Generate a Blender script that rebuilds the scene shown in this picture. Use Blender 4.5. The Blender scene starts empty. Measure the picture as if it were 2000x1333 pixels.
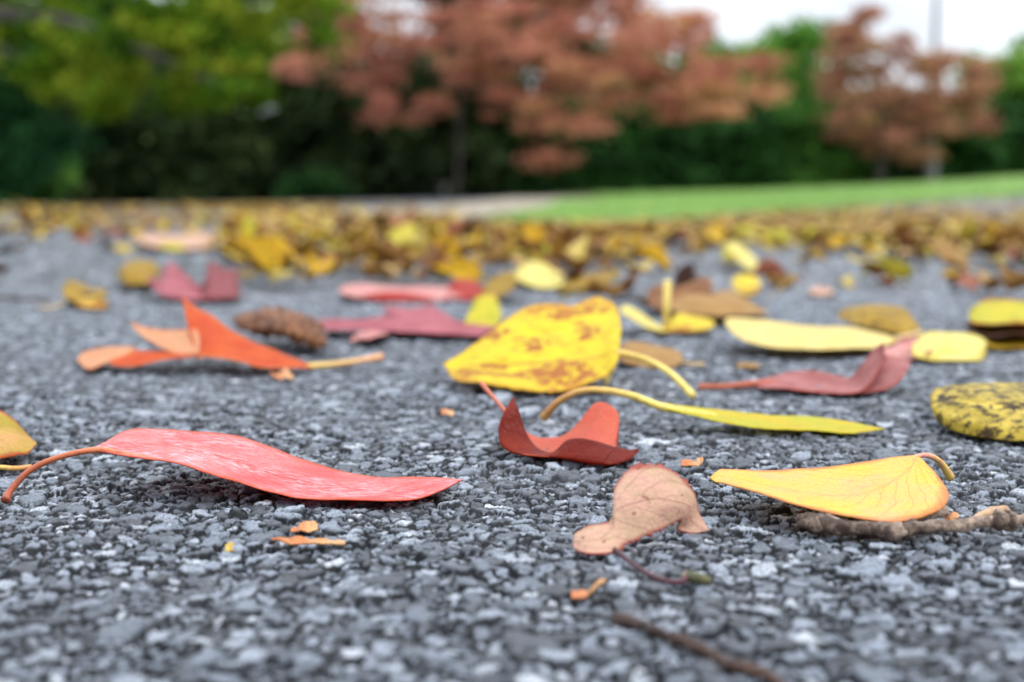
import bpy, math, random
import numpy as np
from mathutils import Vector, noise as mnoise
rad = math.radians
SC = bpy.context.scene
COL = SC.collection
rng = np.random.default_rng(7)
random.seed(7)

# ------------------------------------------------------------------ camera
H = 0.055            # lens height above the asphalt, metres
F = 2747.0           # focal length in photo pixels (2000 wide)
HY = 388.0           # photo row of the horizon
TH = math.atan((666.5 - HY) / F)
FW = np.array([0, math.cos(TH), -math.sin(TH)]); UP = np.array([0, math.sin(TH), math.cos(TH)])
CAM = np.array([0.0, 0.0, H])

def ray(px, py):
    return np.array([1.0, 0, 0]) * ((px - 1000) / F) + UP * ((666.5 - py) / F) + FW
def P(px, py, gy):
    """world point seen at (px,py) whose foot on the flat ground is seen on row gy"""
    gy = max(gy, py + 0.5)
    g = ray(1000, gy); Y = g[1] * H / -g[2]
    r = ray(px, py)
    return CAM + r * (Y / r[1])
def proj(p):
    v = np.asarray(p) - CAM
    z = v @ FW
    return 1000 + F * v[0] / z, 666.5 - F * (v @ UP) / z
def sstep(a, b, x):
    t = np.clip((x - a) / (b - a), 0, 1); return t * t * (3 - 2 * t)
def terrain(X, Y):
    X = np.asarray(X, float); Y = np.asarray(Y, float)
    k = sstep(2.5, 8, Y)
    far = np.clip(Y - 3, 0, 60)
    lin = -0.0018 + 0.0058 * sstep(-6, 1.5, X)
    Xp = np.clip(X, 0, 12)
    return 0.07 * np.clip(Y - 31, 0, 50) + k * 0.0052 * Xp * Xp / (1 + .03 * Xp) + far * lin
def hit(px, py, dmin=0.2, dmax=60):
    r = ray(px, py); last = None
    for i in range(4000):
        d = dmin * (dmax / dmin) ** (i / 4000)
        p = CAM + r * (d / r[1])
        if p[2] <= terrain(p[0], p[1]): return p
    return p
def at(px, D):
    X = (px - 1000) / F * D * 0.995
    return X, D, float(terrain(X, D))

# ------------------------------------------------------------------ object helpers
def tag(o, label=None, cat=None, group=None, kind=None):
    if label: o['label'] = label
    if cat: o['category'] = cat
    if group: o['group'] = group
    if kind: o['kind'] = kind
    return o
def empty(name, loc):
    o = bpy.data.objects.new(name, None); o.empty_display_size = .01
    o.location = loc; COL.objects.link(o); return o
def mesh_obj(name, V, Fc, mats, parent=None, midx=None, uv=None, smooth=True, attrs=None, origin=(0, 0, 0)):
    V = np.asarray(V, np.float32) - np.asarray(origin, np.float32)
    Fc = np.asarray(Fc, np.int32)
    me = bpy.data.meshes.new(name)
    nf, k = Fc.shape
    me.vertices.add(len(V)); me.vertices.foreach_set('co', V.ravel())
    me.loops.add(nf * k); me.loops.foreach_set('vertex_index', Fc.ravel())
    me.polygons.add(nf); me.polygons.foreach_set('loop_start', np.arange(nf, dtype=np.int32) * k)
    me.polygons.foreach_set('loop_total', np.full(nf, k, np.int32))
    me.update(calc_edges=True)
    for m in mats: me.materials.append(m)
    if midx is not None: me.polygons.foreach_set('material_index', np.asarray(midx, np.int32))
    me.polygons.foreach_set('use_smooth', np.full(nf, smooth))
    if uv is not None:
        l = me.uv_layers.new(name='UVMap')
        l.data.foreach_set('uv', np.asarray(uv, np.float32)[Fc.ravel()].ravel())
    for n, a in (attrs or {}).items():
        at_ = me.attributes.new(n, 'FLOAT', 'POINT'); at_.data.foreach_set('value', np.asarray(a, np.float32))
    me.validate(); me.update()
    o = bpy.data.objects.new(name, me); COL.objects.link(o)
    if parent is not None: o.parent = parent
    return o

# ------------------------------------------------------------------ node helpers
def newmat(name):
    m = bpy.data.materials.new(name); m.use_nodes = True
    nt = m.node_tree; nt.nodes.clear()
    return m, nt
class NT:
    def __init__(s, nt): s.nt = nt
    def n(s, t, **kw):
        nd = s.nt.nodes.new(t)
        for k, v in kw.items(): setattr(nd, k, v)
        return nd
    def l(s, a, b): s.nt.links.new(a, b)
    def val(s, sock, v):
        if hasattr(v, 'is_output') or hasattr(v, 'links'): s.l(v, sock)
        else: sock.default_value = v
    def math(s, op, a, b=0.0, c=None, clamp=False):
        nd = s.n('ShaderNodeMath', operation=op, use_clamp=clamp)
        s.val(nd.inputs[0], a); s.val(nd.inputs[1], b)
        if c is not None: s.val(nd.inputs[2], c)
        return nd.outputs[0]
    def mr(s, v, a, b, c=0.0, d=1.0, smooth=True):
        nd = s.n('ShaderNodeMapRange', interpolation_type='SMOOTHSTEP' if smooth else 'LINEAR')
        s.val(nd.inputs[0], v); s.val(nd.inputs[1], a); s.val(nd.inputs[2], b); s.val(nd.inputs[3], c); s.val(nd.inputs[4], d)
        return nd.outputs[0]
    def mix(s, f, a, b, blend='MIX'):
        nd = s.n('ShaderNodeMix', data_type='RGBA', blend_type=blend)
        s.val(nd.inputs[0], f)
        for i, v in ((6, a), (7, b)):
            if isinstance(v, (tuple, list)): nd.inputs[i].default_value = (*v[:3], 1)
            else: s.l(v, nd.inputs[i])
        return nd.outputs[2]
    def noise(s, vec, scale, detail=3, rough=.5, dist=0.0):
        nd = s.n('ShaderNodeTexNoise'); s.l(vec, nd.inputs['Vector'])
        nd.inputs['Scale'].default_value = scale; nd.inputs['Detail'].default_value = detail
        nd.inputs['Roughness'].default_value = rough; nd.inputs['Distortion'].default_value = dist
        return nd.outputs['Fac']

_seed = [0]
def leafmat(name, c1, c2, vein=None, spot=None, spot_amt=0.0, spot_scale=260, spot_soft=.07, spot_mask=0, speck=None, rim=None,
            rough=.45, trans=.35, nveins=9, slant=1.1, vein_s=.5, spec=.18, uvl=False, tscale=(1, 1, 1), tcol=None, patch=120, mid=.5, wet=0.0, bump=.65):
    m, nt = newmat(name); N = NT(nt)
    _seed[0] += 1
    dp = lambda c: tuple(x ** 1.42 for x in c) if c else c
    c1, c2, vein, spot, rim = dp(c1), dp(c2), dp(vein), dp(spot), dp(rim)
    tc = N.n('ShaderNodeTexCoord')
    mp = N.n('ShaderNodeMapping'); N.l(tc.outputs['Object'], mp.inputs[0])
    mp.inputs['Location'].default_value = (_seed[0] * .37, _seed[0] * .11, 0); mp.inputs['Scale'].default_value = tscale
    ob = mp.outputs[0]
    sep = N.n('ShaderNodeSeparateXYZ'); N.l(tc.outputs['UV'], sep.inputs[0]); u, v = sep.outputs[0], sep.outputs[1]
    pf = N.mr(N.noise(ob, patch, 4, .6), .35, .68)
    col = N.mix(pf, c1, c2)
    fine = N.noise(ob, 1500, 3, .6)
    col = N.mix(N.mr(fine, .3, .75, 0, .22), col, tuple(x * .55 for x in c1))
    # veins
    av = N.math('ABSOLUTE', N.math('SUBTRACT', v, mid))
    wob = N.math('MULTIPLY', N.noise(ob, 180, 2), .9)
    t = N.math('ADD', N.math('SUBTRACT', N.math('MULTIPLY', u, float(nveins)), N.math('MULTIPLY', av, nveins * slant * .5)), wob)
    fr = N.math('ABSOLUTE', N.math('SUBTRACT', N.math('FRACT', t), .5))
    side = N.mr(fr, .0, .045, 1, 0)
    midr = N.mr(av, .006, .026, 1, 0)
    vo = N.n('ShaderNodeTexVoronoi', feature='DISTANCE_TO_EDGE'); N.l(ob, vo.inputs['Vector']); vo.inputs['Scale'].default_value = 700
    ret = N.mr(vo.outputs['Distance'], 0, .12, 1, 0)
    vs = N.math('MAXIMUM', N.math('MULTIPLY', side, .7), midr)
    if vein is None: vein = tuple(min(1, x * 1.35 + .03) for x in c1)
    col = N.mix(N.math('MULTIPLY', vs, vein_s), col, vein)
    col = N.mix(N.math('MULTIPLY', ret, .16 * vein_s), col, vein)
    col = N.mix(N.mr(N.noise(ob, 420, 4, .7), .5, .72, 0, .38), col, tuple(x * .62 for x in c2))
    if spot:
        sn = N.noise(ob, spot_scale, 5, .62)
        th = .66 - spot_amt * .22
        if spot_mask: sn = N.math('SUBTRACT', sn, N.mr(N.noise(ob, spot_mask, 1), .62, .40, 0, .22))
        col = N.mix(N.mr(sn, th, th + spot_soft), col, spot)
    if speck:
        mp2 = N.n('ShaderNodeMapping'); N.l(ob, mp2.inputs[0]); mp2.inputs['Scale'].default_value = (.45, 1.2, 1.2)
        mp2.inputs['Rotation'].default_value = (0, .25, .3)
        sn = N.noise(mp2.outputs[0], 900, 6, .75)
        big = N.mr(N.noise(ob, 70, 2), .36, .6)
        f = N.math('MULTIPLY', N.mr(sn, .45, .62), N.math('MULTIPLY', big, .85))
        col = N.mix(f, col, speck)
    if rim:
        e = N.math('ABSOLUTE', N.math('SUBTRACT', v, .5))
        e = N.math('ADD', e, N.math('MULTIPLY', N.math('SUBTRACT', N.noise(ob, 300, 3), .5), .12))
        col = N.mix(N.mr(e, .40, .5, 0, .85), col, rim)
    hgt = N.math('ADD', N.math('MULTIPLY', vs, -.8), N.math('ADD', N.math('MULTIPLY', ret, -.28), N.math('MULTIPLY', fine, .5)))
    bp = N.n('ShaderNodeBump'); bp.inputs['Strength'].default_value = bump; bp.inputs['Distance'].default_value = .0004
    N.l(hgt, bp.inputs['Height'])
    pb = N.n('ShaderNodeBsdfPrincipled'); N.l(col, pb.inputs['Base Color']); N.l(bp.outputs[0], pb.inputs['Normal'])
    N.l(N.mr(fine, .3, .7, rough - .06, rough + .1), pb.inputs['Roughness'])
    pb.inputs['Specular IOR Level'].default_value = spec
    if wet: pb.inputs['Coat Weight'].default_value = wet; pb.inputs['Coat Roughness'].default_value = .25
    tr = N.n('ShaderNodeBsdfTranslucent'); N.l(bp.outputs[0], tr.inputs['Normal'])
    if tcol: tr.inputs['Color'].default_value = (*tcol, 1)
    else:
        g = N.n('ShaderNodeHueSaturation'); g.inputs['Saturation'].default_value = 1.2; g.inputs['Value'].default_value = 1.1
        N.l(col, g.inputs['Color']); N.l(g.outputs[0], tr.inputs['Color'])
    mx = N.n('ShaderNodeMixShader'); mx.inputs[0].default_value = trans
    N.l(pb.outputs[0], mx.inputs[1]); N.l(tr.outputs[0], mx.inputs[2])
    out = N.n('ShaderNodeOutputMaterial'); N.l(mx.outputs[0], out.inputs[0])
    return m

def stemmat(name, c1, c2, scale=300, rough=.45, bump=.2, con=.8):
    m, nt = newmat(name); N = NT(nt)
    tc = N.n('ShaderNodeTexCoord'); sep = N.n('ShaderNodeSeparateXYZ'); N.l(tc.outputs['UV'], sep.inputs[0])
    nz = N.noise(tc.outputs['Object'], scale, 5, .65)
    f = N.math('ADD', N.mr(sep.outputs[0], .1, .9, 0, 1), N.math('MULTIPLY', N.math('SUBTRACT', nz, .5), con), clamp=True)
    col = N.mix(f, c1, c2)
    n2 = N.noise(tc.outputs['Object'], scale * 2.7, 3, .6)
    col = N.mix(N.mr(n2, .45, .7, 0, .3 + .15 * con), col, tuple(x * .35 for x in c1))
    bp = N.n('ShaderNodeBump'); bp.inputs['Strength'].default_value = bump; bp.inputs['Distance'].default_value = .0005; N.l(nz, bp.inputs['Height'])
    pb = N.n('ShaderNodeBsdfPrincipled'); N.l(col, pb.inputs['Base Color']); pb.inputs['Roughness'].default_value = rough
    N.l(bp.outputs[0], pb.inputs['Normal'])
    out = N.n('ShaderNodeOutputMaterial'); N.l(pb.outputs[0], out.inputs[0])
    return m

# ------------------------------------------------------------------ geometry: lofted leaf blades, tubes
def catmull(pts, m):
    """pts (n, ...) -> (m, ...), centripetal-ish uniform Catmull-Rom"""
    pts = np.asarray(pts, float); n = len(pts)
    e = np.concatenate([[2 * pts[0] - pts[1]], pts, [2 * pts[-1] - pts[-2]]])
    t = np.linspace(0, n - 1, m); i = np.minimum(t.astype(int), n - 2); f = t - i
    f = f.reshape((-1,) + (1,) * (pts.ndim - 1))
    p0, p1, p2, p3 = e[i], e[i + 1], e[i + 2], e[i + 3]
    return .5 * ((2 * p1) + (-p0 + p2) * f + (2 * p0 - 5 * p1 + 4 * p2 - p3) * f ** 2 + (-p0 + 3 * p1 - 3 * p2 + p3) * f ** 3)
def vnoise(p, s, seed=0):
    return np.array([mnoise.noise(Vector((x * s + seed, y * s, z * s))) for x, y, z in p])
def normals(G):
    du = np.gradient(G, axis=0); dv = np.gradient(G, axis=1)
    n = np.cross(du, dv); l = np.linalg.norm(n, axis=2, keepdims=True); bad = l[..., 0] < 1e-12
    n = n / np.maximum(l, 1e-12)
    n[bad] = (0, 0, 1)
    return n
def blade_grid(ribs, nu=72, nv=26, wrinkle=.0004, wscale=90, ser=0, tooth=60, seed=1, pts=None, rag=0.0, corr=None):
    if ribs is not None:
        k = max(len(r) for r in ribs); ribs = [list(r) + [r[-1]] * (k - len(r)) for r in ribs]
    C = np.array([[P(*q) if len(q) == 3 else q for q in r] for r in ribs]) if pts is None else pts
    G = catmull(C, nu)
    G = np.swapaxes(catmull(np.swapaxes(G, 0, 1), nv), 0, 1)
    N_ = normals(G)
    if ser or rag:
        env = np.sin(np.linspace(0, math.pi, nu)) ** .4
        ph = np.arange(nu)
        for j, jn in ((0, 2), (nv - 1, nv - 3)):
            d = G[:, j] - G[:, jn]; d /= np.maximum(np.linalg.norm(d, axis=1, keepdims=True), 1e-9)
            a = ser * (((ph * tooth / nu) % 1.0) - .4)
            r_ = rag * vnoise(G[:, j], 700, seed + 5 + j)
            G[:, j] += d * ((a + r_) * env)[:, None]
    w = vnoise(G.reshape(-1, 3), wscale, seed * 3.7).reshape(nu, nv) * wrinkle + vnoise(G.reshape(-1, 3), wscale * 3.3, seed * 1.7).reshape(nu, nv) * wrinkle * .35
    if corr: w = w + corr[0] * np.sin(np.linspace(0, 1, nu)[:, None] * math.pi * 2 * corr[1] + np.linspace(0, 1.4, nv)[None, :])
    G = G + N_ * w[..., None]
    return G
def solid(G, thick, off=0):
    """closed thin shell from a grid; returns verts, quads, midx (0 up side,1 under side), uv"""
    nu, nv = G.shape[:2]
    N_ = normals(G)
    flip = N_[..., 2].mean() < 0
    if flip: N_ = -N_
    U, Vv = np.meshgrid(np.linspace(0, 1, nu), np.linspace(0, 1, nv), indexing='ij')
    # thinner at the rim
    prof = np.ones(nv); prof[0] = prof[-1] = .55
    A = G + N_ * (thick / 2) * prof[None, :, None]; B = G - N_ * (thick / 2) * prof[None, :, None]
    V = np.concatenate([A.reshape(-1, 3), B.reshape(-1, 3)])
    uv = np.stack([U.ravel(), Vv.ravel()], 1); uv = np.concatenate([uv, uv])
    idx = np.arange(nu * nv).reshape(nu, nv); K = nu * nv
    a, b, c, d = idx[:-1, :-1].ravel(), idx[1:, :-1].ravel(), idx[1:, 1:].ravel(), idx[:-1, 1:].ravel()
    top = np.stack([a, b, c, d], 1)
    if flip: top = top[:, ::-1]
    bot = top[:, ::-1] + K
    rim = []
    loop = list(idx[:, 0]) + list(idx[-1, 1:]) + list(idx[-2::-1, -1]) + list(idx[0, -2:0:-1])
    loop = np.array(loop); nx = np.roll(loop, -1)
    rimf = np.stack([loop, loop + K, nx + K, nx], 1)
    if flip: rimf = rimf[:, ::-1]
    Fq = np.concatenate([top, bot, rimf])
    mi = np.concatenate([np.zeros(len(top)), np.ones(len(bot)), np.ones(len(rimf))])
    return V, Fq, mi, uv
def tube_geo(path, radii, ns=9, m=None, lump=0.0, seed=0, r_noise=0):
    path = np.asarray(path, float); radii = np.asarray(radii, float)
    m = m or max(8, 6 * len(path))
    Q = catmull(path, m); R = np.interp(np.linspace(0, len(radii) - 1, m), np.arange(len(radii)), radii)
    T = np.gradient(Q, axis=0); T /= np.maximum(np.linalg.norm(T, axis=1, keepdims=True), 1e-12)
    ref = np.array([0, 0, 1.0]) if abs(T[:, 2]).mean() < .9 else np.array([1.0, 0, 0])
    S = np.cross(T, ref); S /= np.maximum(np.linalg.norm(S, axis=1, keepdims=True), 1e-12); W = np.cross(S, T)
    an = np.linspace(0, 2 * math.pi, ns, endpoint=False)
    rr = R[:, None] * np.ones(ns)
    if lump:
        ctr = Q[:, None] + (S[:, None] * np.cos(an)[None, :, None] + W[:, None] * np.sin(an)[None, :, None]) * rr[..., None]
        rr = rr * (1 + lump * vnoise(ctr.reshape(-1, 3), .6 / R.mean(), seed).reshape(m, ns))
    V = Q[:, None] + (S[:, None] * np.cos(an)[None, :, None] + W[:, None] * np.sin(an)[None, :, None]) * rr[..., None]
    V = np.concatenate([V.reshape(-1, 3), [Q[0]], [Q[-1]]])
    i = np.arange(m * ns).reshape(m, ns); j = np.roll(i, -1, 1)
    q = np.stack([i[:-1].ravel(), i[1:].ravel(), j[1:].ravel(), j[:-1].ravel()], 1)
    c0, c1 = m * ns, m * ns + 1
    cap0 = np.stack([i[0], j[0], np.full(ns, c0), np.full(ns, c0)], 1)
    cap1 = np.stack([j[-1], i[-1], np.full(ns, c1), np.full(ns, c1)], 1)
    uv = np.stack([np.repeat(np.linspace(0, 1, m), ns), np.tile(np.linspace(0, 1, ns), m)], 1)
    uv = np.concatenate([uv, [[0, 0]], [[1, 0]]])
    return V, q, np.stack([i[0], j[0], np.full(ns, c0)], 1), np.stack([j[-1], i[-1], np.full(ns, c1)], 1), uv
def tube(name, path, radii, mat, parent, origin, ns=9, lump=0.0, m=None):
    V, q, t0, t1, uv = tube_geo(path, radii, ns, m, lump)
    V = V - np.asarray(origin)
    me = bpy.data.meshes.new(name)
    me.from_pydata(V.tolist(), [], q.tolist() + t0.tolist() + t1.tolist())
    l = me.uv_layers.new(name='UVMap')
    li = np.zeros(len(me.loops), np.int32); me.loops.foreach_get('vertex_index', li)
    l.data.foreach_set('uv', uv[li].astype(np.float32).ravel())
    me.materials.append(mat)
    for p in me.polygons: p.use_smooth = True
    o = bpy.data.objects.new(name, me); COL.objects.link(o)
    if parent is not None: o.parent = parent
    return o

def leaf(label, lofts, stem=None, cat='leaf', group=None, name='fallen_leaf', thick=.00028, smat=None, srad=(.0008, .0006)):
    """lofts: list of dict(r=ribs, m=(upper material, underside material), + blade_grid options)"""
    Vs, Fs, Ms, Us, mats = [], [], [], [], []
    off = 0
    for k, L in enumerate(lofts):
        L = dict(L); ribs = L.pop('r'); m = L.pop('m')
        G = blade_grid(ribs, seed=len(label) % 17 + k * 3 + 1, **L)
        G[..., 2] = np.maximum(G[..., 2], .0006)
        V, Fq, mi, uv = solid(G, thick)
        Vs.append(V); Fs.append(Fq + off); off += len(V)
        ix = []
        for mm in m:
            if mm not in mats: mats.append(mm)
            ix.append(mats.index(mm))
        Ms.append(np.where(mi == 0, ix[0], ix[1])); Us.append(uv)
    V = np.concatenate(Vs)
    org = (float(V[:, 0].mean()), float(V[:, 1].mean()), 0.0)
    e = empty(name, org); tag(e, label, cat, group)
    mesh_obj('blade', V, np.concatenate(Fs), mats, e, np.concatenate(Ms), np.concatenate(Us), origin=org)
    if stem:
        pts = [P(*q) for q in stem]
        tube('stem', pts, srad, smat, e, org)
    return e
def strip(cols, gn, gf, bulge=0.0):
    """cols: (x, y top edge, y bottom edge); gn / gf ground rows of near and far edges"""
    out = []
    for c in cols:
        x, yt, yb = c[:3]; dx = c[3] if len(c) > 3 else 0
        gm = (gn + gf) / 2
        out.append([(x + dx, yb, max(gn, yb)), (x + dx / 2, (yt + yb) / 2 - bulge, gm), (x, yt, gf)])
    return out

# ------------------------------------------------------------------ asphalt
def hash2(i, j, k):
    h = (i.astype(np.int64) * 374761393 + j.astype(np.int64) * 668265263 + k * 2147483647) & 0xffffffff
    h = ((h ^ (h >> 13)) * 1274126177) & 0xffffffff
    h = ((h ^ (h >> 16)) * 2246822519) & 0xffffffff
    return ((h ^ (h >> 15)) & 0xffffff) / float(0xffffff)
def smoothnoise(x, y, s, k):
    x = x / s; y = y / s; i = np.floor(x); j = np.floor(y); f = x - i; g = y - j
    f = f * f * (3 - 2 * f); g = g * g * (3 - 2 * g); i = i.astype(int); j = j.astype(int)
    return (hash2(i, j, k) * (1 - f) + hash2(i + 1, j, k) * f) * (1 - g) + (hash2(i, j + 1, k) * (1 - f) + hash2(i + 1, j + 1, k) * f) * g
def worley(x, y, cell, k, aniso=.35, fill=1.0):
    """returns F1,F2 (in units of cell), id hashes and offset to nearest seed"""
    cx = np.floor(x / cell).astype(int); cy = np.floor(y / cell).astype(int)
    F1 = np.full(x.shape, 9.0); F2 = np.full(x.shape, 9.0)
    bi = np.zeros(x.shape, int); bj = np.zeros(x.shape, int); ox = np.zeros(x.shape); oy = np.zeros(x.shape)
    for di in (-1, 0, 1):
        for dj in (-1, 0, 1):
            i = cx + di; j = cy + dj
            sx = (i + .5 + (hash2(i, j, k) - .5) * .95) * cell; sy = (j + .5 + (hash2(i, j, k + 1) - .5) * .95) * cell
            dx = (x - sx) / cell; dy = (y - sy) / cell
            a = hash2(i, j, k + 2) * math.pi; ca = np.cos(a); sa = np.sin(a); q = 1 + aniso * hash2(i, j, k + 3)
            ux = (dx * ca + dy * sa) / q; uy = (-dx * sa + dy * ca) * q
            d = np.maximum(np.abs(ux) * .9 + np.abs(uy) * .32, np.sqrt(ux * ux + uy * uy))   # slightly angular
            d = d * (1.18 - .36 * hash2(i, j, k + 4))
            c = d < F1
            F2 = np.where(c, F1, np.minimum(F2, d))
            bi = np.where(c, i, bi); bj = np.where(c, j, bj); ox = np.where(c, dx, ox); oy = np.where(c, dy, oy); F1 = np.where(c, d, F1)
    return F1, F2, bi, bj, ox, oy
def asphalt_height(x, y):
    wx = x + (smoothnoise(x, y, .0011, 91) - .5) * .0009; wy = y + (smoothnoise(x, y, .0011, 92) - .5) * .0009
    # coarse chippings
    F1, F2, i, j, ox, oy = worley(wx, wy, .0036, 11)
    edge = sstep(.0, .42, F2 - F1)
    h0 = hash2(i, j, 31); tx = hash2(i, j, 32) - .5; ty = hash2(i, j, 33) - .5
    present = hash2(i, j, 34) < .55
    big = -.0002 - .0009 * h0 + (ox * tx + oy * ty) * .0012 - (1 - edge) ** 1.8 * .0011
    big = np.where(present, big, -.006)
    idb = hash2(i, j, 35)
    # fine chippings
    G1, G2, k, l, px, py = worley(wx + 3.1, wy + 1.7, .0019, 51)
    e2 = sstep(.0, .42, G2 - G1)
    h1 = hash2(k, l, 61); sx = hash2(k, l, 62) - .5; sy = hash2(k, l, 63) - .5
    sm = -.0007 - .0009 * h1 + (px * sx + py * sy) * .0009 - (1 - e2) ** 1.7 * .0008
    K1, K2, kk, ll, _, _ = worley(wx + 7.7, wy + 4.2, .0009, 71)
    tiny = -.0014 - .0009 * hash2(kk, ll, 72) - (1 - sstep(0, .35, K2 - K1)) * .0008
    z = np.maximum(np.maximum(big, sm), tiny)
    B1, B2, bi_, bj_, bx, by = worley(wx + 1.3, wy + 9.1, .0062, 111)      # a few larger stones
    be = sstep(0, .5, B2 - B1); hb = np.where(hash2(bi_, bj_, 112) < .11, -.0001 - .0005 * hash2(bi_, bj_, 113) + (bx * (hash2(bi_, bj_, 114) - .5) + by * (hash2(bi_, bj_, 115) - .5)) * .0022 - (1 - be) ** 2 * .0030, -.006)
    wl = hb > z; z = np.maximum(z, hb)
    wb = (big >= z); ws = (~wb) & (sm >= z)
    sid = np.where(wb, idb, np.where(ws, hash2(k, l, 64), hash2(kk, ll, 74)))
    sid = np.where(wl, hash2(bi_, bj_, 116), sid)
    top = np.where(wl, be, np.where(wb, edge, np.where(ws, e2 * .9, .55 * sstep(0, .35, K2 - K1))))
    z = z + (smoothnoise(x, y, .00045, 95) - .5) * .00036 + (smoothnoise(x, y, .0010, 96) - .5) * .0005
    z = z + (smoothnoise(x, y, .05, 97) - .5) * .0016 + .0002
    dmin = np.full(x.shape, 1.0)                 # a hairline crack wandering across
    ck = [P(a, b, b)[:2] for a, b in ((420, 790), (560, 822), (650, 846), (720, 858), (800, 872), (880, 884), (960, 890), (1060, 905), (1240, 912), (1420, 930))]
    for (x0, y0), (x1, y1) in zip(ck[:-1], ck[1:]):
        L2 = (x1 - x0) ** 2 + (y1 - y0) ** 2; tt = np.clip(((x - x0) * (x1 - x0) + (y - y0) * (y1 - y0)) / L2, 0, 1)
        dmin = np.minimum(dmin, np.hypot(x - x0 - tt * (x1 - x0), y - y0 - tt * (y1 - y0)))
    dmin = dmin + (smoothnoise(x, y, .003, 98) - .5) * .0016
    c_ = 1 - sstep(.0004, .0016, dmin); z = z - c_ * .0017; top = top * (1 - .8 * c_)
    return z, sid, top

rows = [.115]
while rows[-1] < .75: rows.append(rows[-1] * 1.0016)
g = 1.0016
while rows[-1] < 22: g = min(1.03, g * 1.012 if g > 1.01 else 1 + (g - 1) * 1.03); rows.append(rows[-1] * g)
Yr = np.array(rows); nc = 1380
uu = np.linspace(-1, 1, nc)
YY, UU = np.meshgrid(Yr, uu, indexing='ij')
XX = UU * (.46 * YY + .055)
zz, sid, top = asphalt_height(XX.ravel(), YY.ravel())
zz = zz.reshape(XX.shape); far = sstep(.9, 4, YY)
ZZ = zz * (1 - far) + far * -.0006 + terrain(XX, YY)
idx = np.arange(XX.size).reshape(XX.shape)
quads = np.stack([idx[:-1, :-1].ravel(), idx[:-1, 1:].ravel(), idx[1:, 1:].ravel(), idx[1:, :-1].ravel()], 1)

def asphalt_mat(detail):
    m, nt = newmat('asphalt' if detail else 'asphalt_far'); N = NT(nt)
    tc = N.n('ShaderNodeTexCoord'); ob = tc.outputs['Object']
    pb = N.n('ShaderNodeBsdfPrincipled'); out = N.n('ShaderNodeOutputMaterial'); N.l(pb.outputs[0], out.inputs[0])
    if detail:
        a = N.n('ShaderNodeAttribute', attribute_name='stone').outputs['Fac']
        t = N.n('ShaderNodeAttribute', attribute_name='top').outputs['Fac']
        fn = N.noise(ob, 2600, 4, .7); md = N.noise(ob, 900, 3, .6); big = N.noise(ob, 14, 3, .6)
        cr = N.n('ShaderNodeValToRGB'); N.l(a, cr.inputs[0]); e = cr.color_ramp.elements
        e[0].position = 0; e[0].color = (.018, .020, .025, 1); e[1].position = 1; e[1].color = (.62, .66, .72, 1)
        for p, c in ((.25, (.065, .077, .100)), (.5, (.14, .167, .21)), (.75, (.25, .29, .36)), (.92, (.38, .42, .49))):
            x = e.new(p); x.color = (*c, 1)
        col = N.mix(N.mr(fn, .38, .62, 0, .7), cr.outputs[0], (.028, .032, .040))
        col = N.mix(N.mr(md, .55, .7, 0, .5), col, (.05, .05, .056))
        bit = N.mr(N.math('ADD', t, N.math('MULTIPLY', N.math('SUBTRACT', fn, .5), .7)), .35, .88, 1, 0)
        col = N.mix(bit, col, (.010, .011, .013))
        col = N.mix(N.mr(big, .35, .65, 0, .18), col, (.12, .125, .14))
        N.l(col, pb.inputs['Base Color'])
        N.l(N.mr(md, .3, .7, .28, .6), pb.inputs['Roughness'])
        bp = N.n('ShaderNodeBump'); bp.inputs['Strength'].default_value = .8; bp.inputs['Distance'].default_value = .0005
        N.l(N.math('ADD', N.math('MULTIPLY', fn, .5), N.math('MULTIPLY', md, .6)), bp.inputs['Height']); N.l(bp.outputs[0], pb.inputs['Normal'])
    else:
        fn = N.noise(ob, 500, 4, .7)
        N.l(N.mix(N.mr(fn, .35, .65), (.045, .05, .06), (.20, .22, .26)), pb.inputs['Base Color']); pb.inputs['Roughness'].default_value = .6
    pb.inputs['Specular IOR Level'].default_value = .4
    if detail: N.l(N.mr(t, .3, .9, .08, .5), pb.inputs['Specular IOR Level'])
    return m
road = mesh_obj('road', np.stack([XX, YY, ZZ], -1).reshape(-1, 3), quads, [asphalt_mat(True)], attrs={'stone': sid, 'top': top})
tag(road, 'grey coarse asphalt with pale angular stone chippings', kind='structure')
del XX, YY, UU, zz, ZZ, sid, top, quads

def sheet(name, xs, ys, dz, mat, mask=None, kind='structure', label=None, zf=None):
    X, Y = np.meshgrid(xs, ys, indexing='xy'); Z = terrain(X, Y) + dz
    if zf is not None: Z = Z + zf(X, Y)
    i = np.arange(X.size).reshape(X.shape)
    q = np.stack([i[:-1, :-1].ravel(), i[:-1, 1:].ravel(), i[1:, 1:].ravel(), i[1:, :-1].ravel()], 1)
    o = mesh_obj(name, np.stack([X, Y, Z], -1).reshape(-1, 3), q, [mat])
    tag(o, label, kind=kind); return o
def earth_mat():
    m, nt = newmat('soil'); N = NT(nt); tc = N.n('ShaderNodeTexCoord')
    nz = N.noise(tc.outputs['Object'], 6, 5, .65)
    pb = N.n('ShaderNodeBsdfPrincipled'); pb.inputs['Roughness'].default_value = .9
    N.l(N.mix(nz, (.018, .022, .010), (.04, .032, .018)), pb.inputs['Base Color'])
    out = N.n('ShaderNodeOutputMaterial'); N.l(pb.outputs[0], out.inputs[0]); return m
gx = np.concatenate([-np.geomspace(400, 1, 40), np.linspace(-.95, .95, 15), np.geomspace(1, 400, 40)])
gy_ = np.concatenate([-np.geomspace(400, .5, 20), np.linspace(-.4, 2, 12), np.geomspace(2.2, 500, 60)])
def far_drop(X, Y): return -.6 * sstep(23, 29, Y)
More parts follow.
